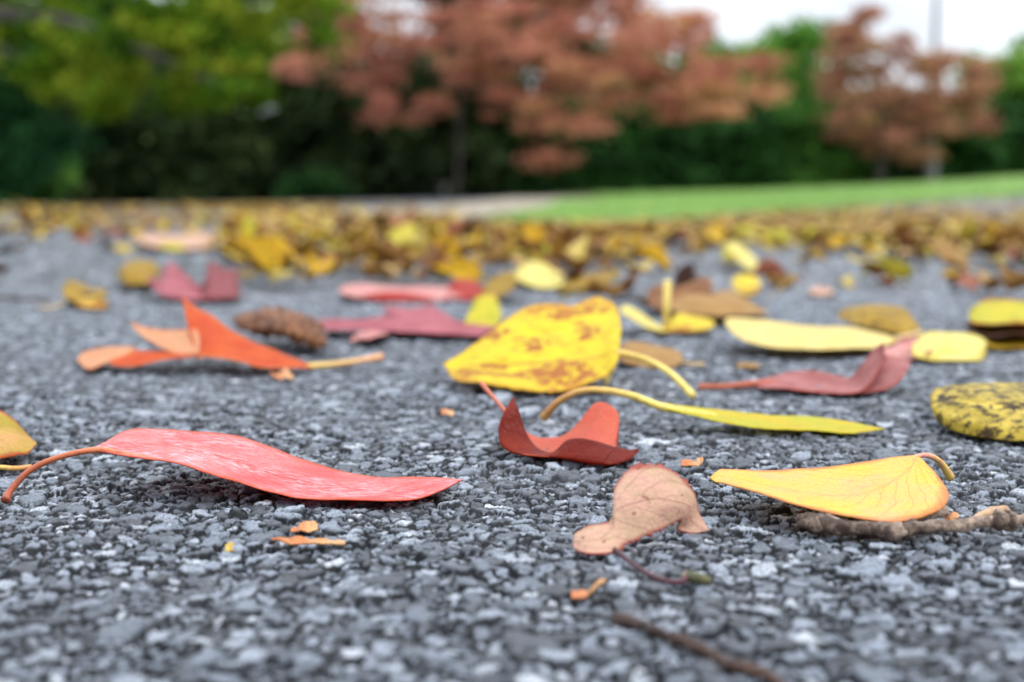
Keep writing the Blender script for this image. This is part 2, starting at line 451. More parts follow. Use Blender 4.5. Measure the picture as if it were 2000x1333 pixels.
wx_, wt = np.meshgrid(np.linspace(-70, 70, 90), np.linspace(0, 1, 60)); wy_ = (20.6 + .42 * np.clip(wx_, 0, 11)) * (1 - wt) + 96 * wt
i = np.arange(5400).reshape(60, 90); q = np.stack([i[:-1, :-1].ravel(), i[:-1, 1:].ravel(), i[1:, 1:].ravel(), i[1:, :-1].ravel()], 1)
tag(mesh_obj('woodland_floor', np.stack([wx_, wy_, terrain(wx_, wy_) + .02], -1).reshape(-1, 3), q, [earth_mat()]), 'dark leaf-strewn soil rising under the trees', kind='structure')
sheet('ground', gx, gy_, -.012, asphalt_mat(False), label='asphalt and bare ground stretching to the trees', zf=far_drop)

# lawn: outline traced on the ground, then gridded
low = [(925, 438), (1000, 438), (1150, 437), (1300, 430), (1420, 421), (1560, 411), (1700, 402), (1850, 392), (2000, 383), (2200, 372)]
lowP = np.array([hit(*p) for p in low])
upP = np.array([hit(*p) for p in [(925, 437), (975, 427), (1030, 414), (1070, 404), (1095, 396)]])
YF = 24.6
path_l = np.concatenate([upP[:, :2], [[1.0, 12], [1.0, 18], [.4, YF + 2]]])
path_r = np.concatenate([lowP[:, :2], [[16, max(lowP[-1, 1] + 1, 10)], [26, 16], [34, YF + 2]]])
def lawn_mat():
    m, nt = newmat('lawn'); N = NT(nt); tc = N.n('ShaderNodeTexCoord'); ob = tc.outputs['Object']
    a = N.noise(ob, 1.1, 4, .6); b = N.noise(ob, 60, 4, .7)
    col = N.mix(N.mr(a, .3, .7), (.16, .30, .055), (.24, .40, .09)); col = N.mix(N.mr(b, .35, .7, 0, .5), col, (.30, .43, .16))
    pb = N.n('ShaderNodeBsdfPrincipled'); pb.inputs['Roughness'].default_value = .75; N.l(col, pb.inputs['Base Color'])
    tr = N.n('ShaderNodeBsdfTranslucent'); N.l(col, tr.inputs[0]); mx = N.n('ShaderNodeMixShader'); mx.inputs[0].default_value = .25
    N.l(pb.outputs[0], mx.inputs[1]); N.l(tr.outputs[0], mx.inputs[2])
    out = N.n('ShaderNodeOutputMaterial'); N.l(mx.outputs[0], out.inputs[0]); return m
LAWN = lawn_mat()
t = np.linspace(0, 1, 90) ** 1.6
def along(poly, t):
    d = np.concatenate([[0], np.cumsum(np.linalg.norm(np.diff(poly, axis=0), axis=1))]); d /= d[-1]
    return np.stack([np.interp(t, d, poly[:, 0]), np.interp(t, d, poly[:, 1])], 1)
Lp = along(path_l, t); Rp = along(path_r, t)
s = np.linspace(0, 1, 60)
LX = Lp[:, None, :] * (1 - s)[None, :, None] + Rp[:, None, :] * s[None, :, None]
LZ = terrain(LX[..., 0], LX[..., 1]) + .004 + .018 * sstep(10, 16, LX[..., 1]) + .006 * np.minimum(1, np.minimum(s, 1 - s)[None, :] * 30) * np.minimum(1, t * 60)[:, None]
i = np.arange(90 * 60).reshape(90, 60)
q = np.stack([i[:-1, :-1].ravel(), i[:-1, 1:].ravel(), i[1:, 1:].ravel(), i[1:, :-1].ravel()], 1)
tag(mesh_obj('lawn', np.concatenate([LX, LZ[..., None]], -1).reshape(-1, 3), q, [LAWN]), 'bright green mown lawn rising gently to the right', kind='structure')
# blades of grass standing on the lawn
ng = 42000
ti = rng.random(ng) ** 1.3 * 88.9; sj = rng.random(ng) * 58.9
ia, ja = ti.astype(int), sj.astype(int); fa, fb = (ti - ia)[:, None], (sj - ja)[:, None]
GP = np.concatenate([LX, LZ[..., None]], -1)
bp_ = (GP[ia, ja] * (1 - fa) * (1 - fb) + GP[ia + 1, ja] * fa * (1 - fb) + GP[ia, ja + 1] * (1 - fa) * fb + GP[ia + 1, ja + 1] * fa * fb)
sc_ = np.clip(bp_[:, 1] / 12, .5, 1.4)
hh = (.022 + .02 * rng.random(ng)) * sc_ * (.3 + .7 * sstep(3, 9, bp_[:, 1])); an = rng.random(ng) * 2 * math.pi; w = (.0022 + .004 * sc_)
dx = np.cos(an) * w; dy = np.sin(an) * w; lx = rng.normal(0, .012, ng); ly = rng.normal(0, .012, ng)
V = np.stack([bp_ + np.stack([-dx, -dy, 0 * dx - .004], 1), bp_ + np.stack([dx, dy, 0 * dx - .004], 1), bp_ + np.stack([lx, ly, hh], 1)], 1).reshape(-1, 3)
tag(mesh_obj('grass', V, np.arange(3 * ng).reshape(-1, 3), [LAWN], smooth=False), 'short green grass blades covering the lawn', 'grass', kind='stuff')

# pale gravel path curving past the lawn tip
def path_mat():
    m, nt = newmat('gravel_path'); N = NT(nt); tc = N.n('ShaderNodeTexCoord'); a = N.noise(tc.outputs['Object'], 9, 5, .7)
    pb = N.n('ShaderNodeBsdfPrincipled'); pb.inputs['Roughness'].default_value = .8
    N.l(N.mix(N.mr(a, .35, .65), (.20, .17, .125), (.30, .26, .20)), pb.inputs['Base Color'])
    out = N.n('ShaderNodeOutputMaterial'); N.l(pb.outputs[0], out.inputs[0]); return m
a_ = along(np.array([hit(560, 411)[:2], hit(760, 410)[:2], [-.1, 16], [-.1, YF + 1]]), np.linspace(0, 1, 50))
b_ = along(np.array([hit(800, 432)[:2], hit(940, 426)[:2], hit(1045, 411)[:2], [1.3, 12], [1.3, 18], [.8, YF + 1]]), np.linspace(0, 1, 50))
s = np.linspace(0, 1, 12); PX = a_[:, None] * (1 - s)[None, :, None] + b_[:, None] * s[None, :, None]
i = np.arange(600).reshape(50, 12); q = np.stack([i[:-1, :-1].ravel(), i[:-1, 1:].ravel(), i[1:, 1:].ravel(), i[1:, :-1].ravel()], 1)
tag(mesh_obj('path', np.concatenate([PX, (terrain(PX[..., 0], PX[..., 1]) + .004)[..., None]], -1).reshape(-1, 3), q, [path_mat()]), 'pale gravel path curving past the tip of the lawn', kind='structure')

# ------------------------------------------------------------------ leaf materials
M_pink = leafmat('pink_red_leaf', (.76, .22, .22), (.82, .38, .37), vein=(.62, .08, .05), speck=(.86, .62, .66), rim=(.70, .19, .07), rough=.40, trans=.38, tcol=(.95, .07, .03), vein_s=.6, nveins=15, spec=.5, spot=(.16, .10, .06), spot_amt=-.32, patch=90, mid=.45)  # speck: waxy peel flecks, with the wet sheen painted in as pale colour
M_pinku = leafmat('pink_leaf_under', (.62, .13, .06), (.6, .16, .08), trans=.25)
M_yel = leafmat('warm_yellow_leaf', (.86, .72, .17), (.86, .64, .36), vein=(.88, .56, .30), rough=.4, trans=.38, vein_s=.7, nveins=13, slant=1.5, patch=70, rim=(.72, .30, .16), spot=(.80, .36, .20), spot_amt=-.1, spot_scale=120, bump=.6, tcol=(.75, .5, .04))
M_dusty = leafmat('dusty_pink_leaf', (.72, .50, .41), (.68, .52, .38), vein=(.50, .20, .20), rough=.6, trans=.28, vein_s=.22, nveins=7, rim=(.45, .09, .09), patch=260, spot=(.38, .20, .13), spot_amt=.15, spot_scale=700)
M_rust = leafmat('rust_red_leaf', (.22, .034, .006), (.32, .055, .010), vein=(.24, .035, .012), rough=.38, trans=.3, vein_s=.8, nveins=7, rim=(.16, .03, .015), spot=(.10, .02, .01), spot_amt=.05, bump=.7, tcol=(.8, .09, .02))  # outer face: shadow from the overhead light is put into this darker colour
M_rust_in = leafmat('rust_leaf_inside', (.70, .13, .04), (.72, .18, .07), vein=(.62, .26, .14), rough=.42, trans=.35, vein_s=.8, nveins=7, spec=.6, bump=.7, tcol=(.85, .11, .025))  # inner face: glow of the lit back lobe is put into this brighter colour
M_or = leafmat('orange_leaf', (.64, .12, .008), (.70, .19, .015), vein=(.7, .22, .04), rough=.5, trans=.3, vein_s=.25, spot=(.42, .13, .02), spot_amt=.0, spot_scale=150, rim=(.72, .28, .10))
M_peach = leafmat('pale_peach_leaf', (.64, .36, .22), (.68, .43, .27), rough=.6, trans=.2, vein_s=.2, rim=(.65, .25, .1))
M_gold = leafmat('bright_yellow_leaf', (.80, .68, .004), (.76, .61, .008), vein=(.60, .36, .03), rough=.5, trans=.3, vein_s=.9, nveins=5, slant=1.6, spot=(.50, .21, .02), spot_amt=1.25, spot_soft=.13, spot_scale=300, spot_mask=60, tscale=(1, 1, .9), rim=(.66, .40, .02), bump=.5, mid=.42, spec=.3)
M_lime = leafmat('yellow_green_leaf', (.72, .58, .05), (.62, .60, .08), vein=(.8, .68, .2), rough=.45, trans=.35, spot=(.25, .38, .05), spot_amt=-.1, tcol=(.6, .55, .02))
M_lily = leafmat('yellow_leaf_green_stains', (.70, .60, .03), (.50, .52, .04), rough=.5, trans=.3, spot=(.30, .25, .02), spot_amt=.35, spot_scale=200, rim=(.55, .16, .06))
M_spot = leafmat('spotted_yellow_leaf', (.60, .46, .05), (.55, .40, .03), rough=.5, trans=.25, spot=(.05, .025, .01), spot_amt=.85, spot_scale=560)
M_spotpale = leafmat('pale_spotted_yellow_leaf', (.70, .56, .14), (.44, .35, .04), rough=.38, trans=.25, spot=(.10, .06, .012), spot_amt=1.0, spot_soft=.16, spot_scale=330)
M_mauve = leafmat('mauve_red_leaf', (.36, .05, .04), (.44, .12, .10), rough=.42, trans=.25, spec=.5, rim=(.45, .06, .03))
M_palemauve = leafmat('pale_mauve_leaf', (.54, .27, .26), (.42, .16, .15), rough=.5, trans=.25, rim=(.45, .10, .05))
M_cream = leafmat('cream_yellow_leaf', (.80, .69, .34), (.76, .60, .24), rough=.5, trans=.25, vein_s=.3)
M_palelem = leafmat('pale_lemon_leaf', (.80, .72, .32), (.78, .66, .18), rough=.5, trans=.25, vein_s=.3)
M_dkbr = leafmat('dark_brown_leaf', (.09, .035, .018), (.17, .07, .028), rough=.5, trans=.1, vein_s=.4, bump=1.0)
M_br = leafmat('brown_leaf', (.26, .12, .045), (.42, .22, .08), rough=.55, trans=.2, vein_s=.4)
M_roll = leafmat('rolled_brown_leaf', (.20, .085, .04), (.42, .23, .11), rough=.5, trans=.1, patch=220, spot=(.05, .025, .015), spot_amt=.5, spot_scale=240)
M_edge = leafmat('olive_orange_leaf', (.52, .42, .05), (.74, .46, .24), rough=.5, trans=.3, rim=(.50, .10, .04), patch=60, spot=(.35, .10, .04), spot_amt=.1)
M_mid = leafmat('tan_leaf', (.46, .29, .11), (.52, .35, .15), rough=.55, trans=.25)
M_crim = leafmat('crimson_leaf', (.30, .015, .03), (.36, .03, .045), rough=.42, trans=.25, spec=.4)
M_rose = leafmat('rose_leaf', (.40, .045, .085), (.54, .15, .19), rough=.38, trans=.2, spec=.5)
M_paler = leafmat('pale_rose_leaf', (.66, .34, .32), (.70, .42, .38), rough=.45, trans=.2)
M_scar = leafmat('scarlet_leaf', (.52, .04, .015), (.48, .06, .02), rough=.45, trans=.3)
M_gbr = leafmat('olive_gold_leaf', (.52, .36, .02), (.40, .27, .03), rough=.5, trans=.25, spot=(.13, .07, .02), spot_amt=.5)
S_red = stemmat('red_stem', (.30, .06, .02), (.62, .18, .07))
S_or = stemmat('orange_stem', (.70, .45, .10), (.72, .34, .14))
S_yel = stemmat('yellow_stem', (.62, .42, .08), (.74, .58, .14))
S_pk = stemmat('pink_to_yellow_stem', (.70, .24, .18), (.68, .44, .10))
S_pur = stemmat('purple_stem', (.045, .006, .014), (.07, .010, .018))
S_orye = stemmat('orange_to_yellow_stem', (.55, .25, .07), (.74, .56, .12))
S_rust = stemmat('rust_stem', (.42, .09, .03), (.36, .06, .02))
S_tan = stemmat('tan_stem', (.55, .35, .16), (.60, .42, .2))
BARK = stemmat('twig_bark', (.06, .034, .024), (.34, .25, .19), 520, .8, 1.0, 3.2)
BARK_L = stemmat('twig_pale_bark', (.42, .27, .15), (.34, .2, .12), 420, .6, .6)
BARK_D = stemmat('dark_fibre', (.022, .008, .004), (.055, .020, .009), 420, .7, .9)
M_crumb = stemmat('orange_crumb', (.42, .13, .035), (.52, .28, .12), 700, .7, .6, 1.6)
M_crumb2 = stemmat('yellow_crumb', (.50, .36, .06), (.4, .25, .05), 700, .7, .6, 1.6)
M_moss = stemmat('green_bud_scale', (.05, .06, .02), (.09, .08, .03), 600, .7)

# ------------------------------------------------------------------ the leaves one can tell apart
def T(p): return [p, p, p]
leaf('long glossy pink-red leaf arched over the asphalt on its curved orange stem', [dict(nu=110, nv=34, m=(M_pink, M_pinku), wrinkle=.00035, r=[
    [(186, 876, 966), (186, 878, 968), (188, 883, 970)],
    [(238, 846, 940), (236, 868, 958), (240, 889, 972)],
    [(290, 838, 928), (288, 872, 955), (295, 897, 974)],
    [(375, 842, 922), (362, 882, 955), (355, 907, 978)],
    [(465, 852, 920), (440, 900, 958), (430, 932, 983)],
    [(560, 886, 925), (530, 932, 962), (515, 958, 987)],
    [(650, 915, 930), (610, 950, 965), (590, 972, 990)],
    [(735, 934, 938), (700, 960, 968), (685, 979, 990)],
    [(815, 933, 945), (790, 960, 972), (770, 979, 988)],
    [(865, 935, 950), (850, 955, 968), (840, 969, 978)],
    T((904, 938, 957))])],
    [(10, 978, 981), (22, 957, 976), (60, 918, 972), (120, 892, 970), (190, 879, 969), (245, 887, 969), (330, 900, 972)], smat=S_red, srad=(.0009, .00065, .0006, .00055, .0006, .0004, .0002))
leaf('broad yellow leaf with peach edge propped on the knobbly twig', [dict(nu=110, nv=44, m=(M_yel, M_yel), wrinkle=.0003, rag=.0002, r=[
    [(1787, 892, 972), (1792, 894, 975), (1800, 897, 978)],
    [(1745, 894, 968), (1775, 920, 985), (1833, 932, 998)],
    [(1695, 902, 965), (1735, 945, 1000), (1853, 966, 1022)],
    [(1620, 912, 962), (1690, 962, 1005), (1828, 998, 1038)],
    [(1560, 916, 962), (1630, 968, 1005), (1745, 1020, 1045)],
    [(1500, 919, 963), (1560, 962, 1000), (1655, 1010, 1040)],
    [(1450, 919, 965), (1500, 950, 995), (1565, 988, 1030)],
    [(1412, 918, 968), (1440, 938, 985), (1475, 961, 1005)],
    [(1402, 920, 975), (1408, 932, 980), (1420, 947, 988)],
    [(1385, 934, 982), (1390, 938, 982), (1398, 943, 984)]])],
    [(1785, 893, 972), (1810, 890, 968), (1835, 902, 958), (1856, 933, 950)], smat=S_pk, srad=(.0004, .0005, .0006, .0009))
leaf('small dusty pink leaf folded upright with ragged edges and thin purple stem', [dict(nu=170, nv=34, m=(M_dusty, M_dusty), ser=.0006, tooth=30, rag=.0007, wrinkle=.0006, wscale=120, r=[
    [(1121, 1072, 1082), (1121, 1062, 1078), (1124, 1046, 1072)],
    [(1150, 1087, 1090), (1145, 1058, 1082), (1150, 1029, 1070)],
    [(1188, 1083, 1089), (1176, 1052, 1080), (1184, 1022, 1070)],
    [(1202, 1080, 1087), (1196, 1030, 1074), (1196, 1004, 1064)],
    [(1217, 1070, 1081), (1203, 1000, 1070), (1202, 952, 1058)],
    [(1245, 1058, 1076), (1238, 985, 1068), (1228, 918, 1052)],
    [(1275, 1044, 1070), (1280, 975, 1064), (1280, 906, 1047)],
    [(1305, 1030, 1063), (1318, 980, 1060), (1326, 932, 1043)],
    [(1328, 1016, 1056), (1344, 990, 1053), (1354, 966, 1043)],
    [(1320, 1034, 1052), (1347, 1018, 1050), (1362, 998, 1043)],
    [(1352, 1042, 1052), (1368, 1030, 1048), (1375, 1016, 1043)],
    T((1386, 1036, 1046))])],
    [(1200, 1073, 1088), (1218, 1088, 1096), (1245, 1108, 1112), (1285, 1130, 1134), (1325, 1138, 1142), (1343, 1127, 1140)], smat=S_pur, srad=(.0004, .00035, .00035, .0004, .00045))
leaf('dark rust-red leaf curled like a boat with its tip and back edge raised', [dict(nu=110, nv=44, m=(M_rust_in, M_rust), wrinkle=.0004, r=[
    [(1003, 778, 880), (1001, 781, 881), (1001, 782, 880), (1002, 780, 878), (1003, 778, 876)],
    [(1012, 800, 885), (985, 812, 888), (990, 832, 882), (1005, 822, 876), (1008, 805, 872)],
    [(1022, 833, 888), (977, 842, 892), (1000, 866, 888), (1022, 850, 872), (1016, 830, 868)],
    [(1034, 858, 892), (982, 870, 897), (1022, 883, 892), (1045, 864, 872), (1036, 848, 866)],
    [(1052, 877, 896), (1010, 886, 901), (1050, 888, 893), (1065, 866, 872), (1060, 856, 866)],
    [(1080, 884, 900), (1058, 892, 903), (1085, 884, 892), (1095, 862, 872), (1098, 852, 866)],
    [(1106, 860, 902), (1096, 896, 907), (1118, 878, 892), (1132, 850, 872), (1130, 828, 862)],
    [(1135, 856, 904), (1138, 902, 911), (1152, 876, 892), (1168, 832, 870), (1166, 789, 858)],
    [(1165, 863, 905), (1170, 907, 913), (1178, 876, 892), (1196, 835, 872), (1200, 800, 862)],
    [(1200, 874, 904), (1195, 909, 913), (1195, 888, 898), (1205, 858, 880), (1209, 832, 870)],
    [(1230, 879, 900), (1225, 899, 906), (1218, 890, 900), (1210, 884, 896), (1205, 876, 892)],
    [(1246, 876, 896), (1246, 884, 897), (1240, 886, 896), (1236, 884, 896), (1235, 880, 895)]])],
    [(940, 749, 845), (962, 775, 855), (985, 802, 868), (1000, 830, 878)], smat=S_rust, srad=(.0006, .0005, .0005))
leaf('orange leaf lying on its side with a pointed lobe upright and pale curled flap', [
    dict(nu=90, nv=30, m=(M_or, M_or), wrinkle=.0004, r=[
    [(612, 719, 722), (608, 716, 720), (604, 713, 718)],
    [(560, 720, 727), (552, 705, 720), (548, 688, 712)],
    [(510, 717, 728), (500, 695, 718), (492, 668, 708)],
    [(470, 706, 727), (455, 680, 715), (447, 643, 702)],
    [(430, 700, 725), (420, 660, 712), (415, 618, 698)],
    [(398, 696, 722), (386, 650, 708), (385, 602, 694)],
    [(382, 690, 720), (366, 630, 706), (366, 589, 692)],
    T((356, 579, 690))]),
    dict(nu=50, nv=20, m=(M_peach, M_peach), wrinkle=.0003, r=[
    [(388, 692, 723), (390, 668, 716), (384, 643, 710)],
    [(342, 692, 720), (336, 668, 712), (330, 645, 706)],
    [(302, 672, 714), (292, 656, 709), (288, 640, 705)],
    [(272, 652, 708), (266, 642, 706), (263, 632, 704)],
    T((256, 627, 704))]),
    dict(nu=50, nv=16, m=(M_or, M_or), wrinkle=.0003, r=[
    [(385, 696, 724), (384, 691, 720), (380, 687, 716)],
    [(320, 703, 724), (312, 692, 720), (300, 684, 712)],
    [(262, 716, 726), (248, 702, 720), (255, 684, 712)],
    [(222, 714, 724), (215, 700, 718), (222, 683, 710)],
    T((205, 706, 716))]),
    dict(nu=40, nv=16, m=(M_peach, M_or), wrinkle=.0003, r=[
    [(268, 682, 712), (262, 680, 711), (258, 678, 710)],
    [(235, 700, 718), (222, 686, 714), (215, 678, 708)],
    [(200, 712, 722), (190, 698, 717), (185, 683, 709)],
    [(172, 722, 725), (165, 706, 718), (160, 690, 711)],
    T((150, 704, 716))])],
    [(600, 716, 720), (650, 712, 716), (700, 705, 712), (746, 697, 708)], smat=S_or, srad=(.0011, .0009, .0009, .0012))
leaf('large bright yellow leaf with brown blotches leaning upright facing the lens', [dict(nu=120, nv=44, m=(M_gold, M_gold), ser=.0011, tooth=34, rag=.0016, wrinkle=.0009, wscale=60, r=[
    [(1209, 694, 762), (1208, 690, 758), (1207, 684, 755)],
    [(1200, 716, 768), (1195, 682, 757), (1213, 635, 738)],
    [(1180, 738, 770), (1172, 686, 754), (1200, 594, 725)],
    [(1140, 752, 772), (1132, 692, 753), (1162, 579, 718)],
    [(1092, 764, 775), (1080, 697, 752), (1115, 596, 722)],
    [(1040, 764, 776), (1030, 698, 750), (1062, 592, 720)],
    [(990, 757, 774), (980, 702, 750), (1012, 606, 722)],
    [(940, 750, 770), (930, 706, 748), (958, 652, 730)],
    [(900, 748, 766), (893, 720, 748), (905, 688, 738)],
    [(882, 738, 760), (878, 718, 748), (880, 700, 742)],
    T((868, 709, 745))]),
    dict(nu=30, nv=12, m=(M_cream, M_cream), wrinkle=.0002, r=[
    [(1178, 700, 752), (1192, 690, 752), (1212, 688, 752)],
    [(1178, 725, 757), (1190, 720, 756), (1204, 712, 755)],
    [(1180, 745, 760), (1186, 742, 760), (1194, 735, 758)],
    T((1184, 755, 762))])],
    [(1205, 689, 758), (1260, 702, 764), (1310, 730, 772), (1355, 775, 779)], smat=S_yel, srad=(.0011, .0009, .0009, .0011))
leaf('narrow yellow-green leaf seen edge-on behind its long arching orange stem', [dict(nu=80, nv=18, m=(M_lime, M_lime), wrinkle=.0004, rag=.0003, r=[
    [(1293, 797, 838), (1296, 793, 836), (1298, 788, 834)],
    [(1350, 812, 845), (1350, 804, 838), (1350, 794, 830)],
    [(1420, 827, 850), (1420, 816, 840), (1420, 803, 828)],
    [(1500, 838, 852), (1500, 826, 840), (1500, 811, 828)],
    [(1580, 842, 852), (1580, 830, 842), (1580, 815, 830)],
    [(1655, 846, 853), (1650, 838, 846), (1650, 824, 836)],
    T((1728, 840, 848))])],
    [(1062, 816, 820), (1090, 786, 826), (1130, 766, 831), (1170, 762, 834), (1230, 772, 838), (1300, 797, 838), (1400, 812, 838)], smat=S_orye, srad=(.0012, .0009, .0008, .0008, .0009, .001, .0005))
leaf('mauve-red leaf on a straight pink stem with its tip curled up in a hook', [dict(nu=80, nv=22, m=(M_palemauve, M_mauve), wrinkle=.0004, r=[
    [(1478, 756, 763), (1478, 750, 759), (1480, 744, 756)],
    [(1530, 759, 767), (1530, 744, 757), (1535, 728, 750)],
    [(1590, 767, 771), (1585, 750, 759), (1590, 724, 750)],
    [(1642, 770, 775), (1637, 755, 762), (1640, 735, 752)],
    [(1682, 764, 775), (1674, 746, 762), (1660, 738, 752)],
    [(1708, 738, 773), (1696, 715, 760), (1686, 712, 750)],
    [(1727, 705, 770), (1714, 688, 758), (1706, 684, 750)],
    T((1726, 670, 762))]),
    dict(nu=40, nv=16, m=(M_palemauve, M_palemauve), wrinkle=.0004, r=[
    [(1680, 770, 775), (1690, 760, 770), (1702, 735, 764)],
    [(1735, 760, 772), (1728, 735, 766), (1722, 705, 758)],
    [(1762, 738, 768), (1758, 714, 760), (1748, 696, 755)],
    T((1780, 708, 758))])],
    [(1364, 756, 761), (1420, 755, 761), (1480, 750, 759), (1540, 750, 759)], smat=S_rust, srad=(.0009, .0008, .0012, .0006))
leaf('long cream-yellow leaf lying flat in front of a brown curled leaf', [dict(nu=70, nv=20, m=(M_cream, M_cream), wrinkle=.0008, wscale=50, rag=.0006, r=[
    T((1414, 626, 675)), [(1440, 655, 690), (1435, 640, 680), (1430, 622, 668)], [(1500, 679, 695), (1500, 655, 684), (1500, 627, 668)],
    [(1580, 685, 698), (1580, 660, 686), (1580, 636, 668)], [(1660, 682, 696), (1660, 662, 686), (1660, 641, 668)],
    [(1715, 678, 694), (1715, 664, 686), (1715, 652, 674)], T((1758, 662, 686))])],
    [(1750, 660, 686), (1800, 650, 680)], smat=S_tan, srad=(.0008, .0008))
leaf('pale lemon leaf with a crumpled pink-brown stem end beside the long cream leaf', [
    dict(nu=60, nv=20, m=(M_palelem, M_palelem), wrinkle=.0012, wscale=60, rag=.0006, r=strip([(1782, 668, 690), (1810, 652, 700), (1850, 650, 706), (1890, 652, 708), (1918, 660, 700), (1926, 672, 682)], 708, 682)),
    dict(nu=40, nv=16, m=(M_paler, M_mauve), wrinkle=.0022, wscale=120, rag=.001, r=strip([(1722, 676, 684), (1745, 664, 694), (1775, 660, 706), (1800, 662, 704), (1822, 672, 690)], 706, 680))])
leaf('brown-gold leaf curled over like a wave behind the long cream leaf', [dict(nu=60, nv=26, m=(M_gbr, M_mid), wrinkle=.0008, r=[
    [(1636, 618, 655), (1638, 616, 652), (1640, 612, 648), (1640, 610, 645)],
    [(1665, 632, 665), (1660, 612, 655), (1665, 602, 640), (1670, 606, 630)],
    [(1705, 642, 668), (1700, 608, 658), (1708, 596, 640), (1710, 606, 628)],
    [(1745, 648, 670), (1745, 616, 660), (1745, 598, 645), (1735, 606, 632)],
    [(1780, 652, 670), (1785, 636, 662), (1772, 610, 650), (1765, 612, 640)],
    T((1802, 650, 664))])])
leaf('yellow-green leaf with a reddish notched edge cut off by the left frame edge', [dict(nu=60, nv=24, m=(M_edge, M_edge), rag=.0005, wrinkle=.0004, r=[
    [(-90, 900, 912), (-95, 850, 890), (-90, 795, 868)],
    [(-40, 903, 915), (-40, 845, 888), (-45, 782, 862)],
    [(0, 895, 914), (0, 845, 888), (0, 800, 865)],
    [(30, 889, 912), (28, 850, 890), (30, 820, 870)],
    [(55, 886, 908), (50, 862, 893), (52, 845, 876)],
    T((72, 870, 895))])],
    [(62, 912, 916), (30, 915, 918), (-10, 912, 917), (-60, 905, 915)], smat=S_orye, srad=(.0005, .0005))
leaf('plump yellow leaf mottled with dark spots at the right frame edge', [dict(nu=90, nv=34, m=(M_spotpale, M_spot), wrinkle=.0004, r=[
    [(1818, 790, 832), (1818, 782, 828), (1819, 776, 822), (1822, 768, 815)],
    [(1832, 824, 840), (1826, 796, 836), (1832, 762, 822), (1842, 758, 810)],
    [(1870, 844, 852), (1866, 812, 848), (1876, 762, 830), (1888, 752, 810)],
    [(1930, 856, 862), (1928, 824, 856), (1938, 768, 836), (1940, 747, 812)],
    [(1990, 862, 868), (1990, 832, 862), (2000, 776, 840), (1998, 748, 814)],
    [(2060, 858, 866), (2060, 834, 862), (2070, 784, 842), (2060, 754, 816)],
    [(2120, 840, 858), (2125, 825, 850), (2130, 800, 840), (2125, 775, 820)],
    T((2150, 822, 842))])])
leaf('green-yellow leaf folded over dark brown parts at the right frame edge', [
    dict(nu=50, nv=20, m=(M_lily, M_lily), wrinkle=.0012, rag=.001, r=strip([(1893, 612, 626), (1915, 590, 634), (1950, 585, 636), (1990, 586, 632), (2030, 592, 636), (2060, 610, 630)], 676, 640)),
    dict(nu=50, nv=20, m=(M_dkbr, M_dkbr), wrinkle=.002, rag=.0015, r=strip([(1886, 628, 640), (1900, 620, 652), (1940, 628, 662), (1980, 615, 655), (2020, 606, 650), (2060, 620, 650)], 680, 652)),
    dict(nu=50, nv=20, m=(M_gbr, M_gbr), wrinkle=.001, r=strip([(1915, 656, 668), (1940, 646, 682), (1975, 636, 684), (2010, 630, 684), (2060, 640, 680)], 684, 660))])
leaf('dark brown leaf crumpled and rolled into a ribbed tube', [dict(nu=90, nv=30, m=(M_roll, M_roll), wrinkle=.0015, wscale=130, rag=.0015, ser=.002, tooth=14, corr=(.0007, 10), r=[
    [(452, 628, 672), (454, 626, 670), (456, 624, 668), (458, 622, 664)],
    [(480, 650, 678), (470, 636, 676), (482, 616, 668), (492, 612, 660)],
    [(520, 656, 682), (512, 636, 682), (522, 604, 672), (535, 606, 660)],
    [(560, 662, 688), (552, 640, 688), (560, 606, 676), (572, 612, 664)],
    [(595, 672, 692), (588, 652, 692), (598, 622, 680), (606, 626, 668)],
    [(622, 680, 694), (618, 664, 694), (626, 640, 684), (632, 644, 674)],
    T((636, 672, 686))])], cat='leaf')
leaf('rose-red leaf stretched flat with one raised point between brown roll and yellow leaf', [dict(nu=80, nv=20, m=(M_rose, M_crim), wrinkle=.0008, r=[
    T((598, 628, 648)), [(640, 645, 660), (640, 636, 654), (640, 626, 646)], [(700, 646, 662), (705, 634, 655), (710, 622, 646)],
    [(760, 648, 664), (765, 630, 656), (772, 610, 642)], [(800, 652, 665), (800, 630, 656), (800, 603, 640)],
    [(850, 653, 665), (850, 630, 656), (850, 602, 640)], [(900, 654, 665), (900, 640, 656), (895, 626, 644)],
    [(940, 656, 666), (935, 644, 658), (930, 630, 646)], T((968, 640, 656))]),
    dict(nu=30, nv=10, m=(M_rose, M_crim), wrinkle=.0003, r=[[(800, 628, 650), (805, 618, 646), (815, 606, 642)], [(772, 618, 648), (775, 610, 645), (785, 602, 642)], T((742, 600, 644))])])
leaf('pale rose and scarlet leaf rolled lengthwise at the edge of the leaf litter', [
    dict(nu=60, nv=18, m=(M_paler, M_scar), wrinkle=.0006, r=strip([(664, 562, 572), (690, 556, 580), (740, 557, 584), (800, 560, 585), (860, 561, 586), (900, 562, 582)], 590, 574)),
    dict(nu=40, nv=14, m=(M_scar, M_scar), wrinkle=.0006, r=strip([(710, 576, 582), (750, 570, 588), (800, 574, 589), (850, 584, 589)], 591, 588)),
    dict(nu=40, nv=16, m=(M_scar, M_crim), wrinkle=.0008, r=strip([(872, 562, 584), (890, 548, 588), (915, 546, 586), (936, 554, 580), (944, 562, 574)], 590, 572))])
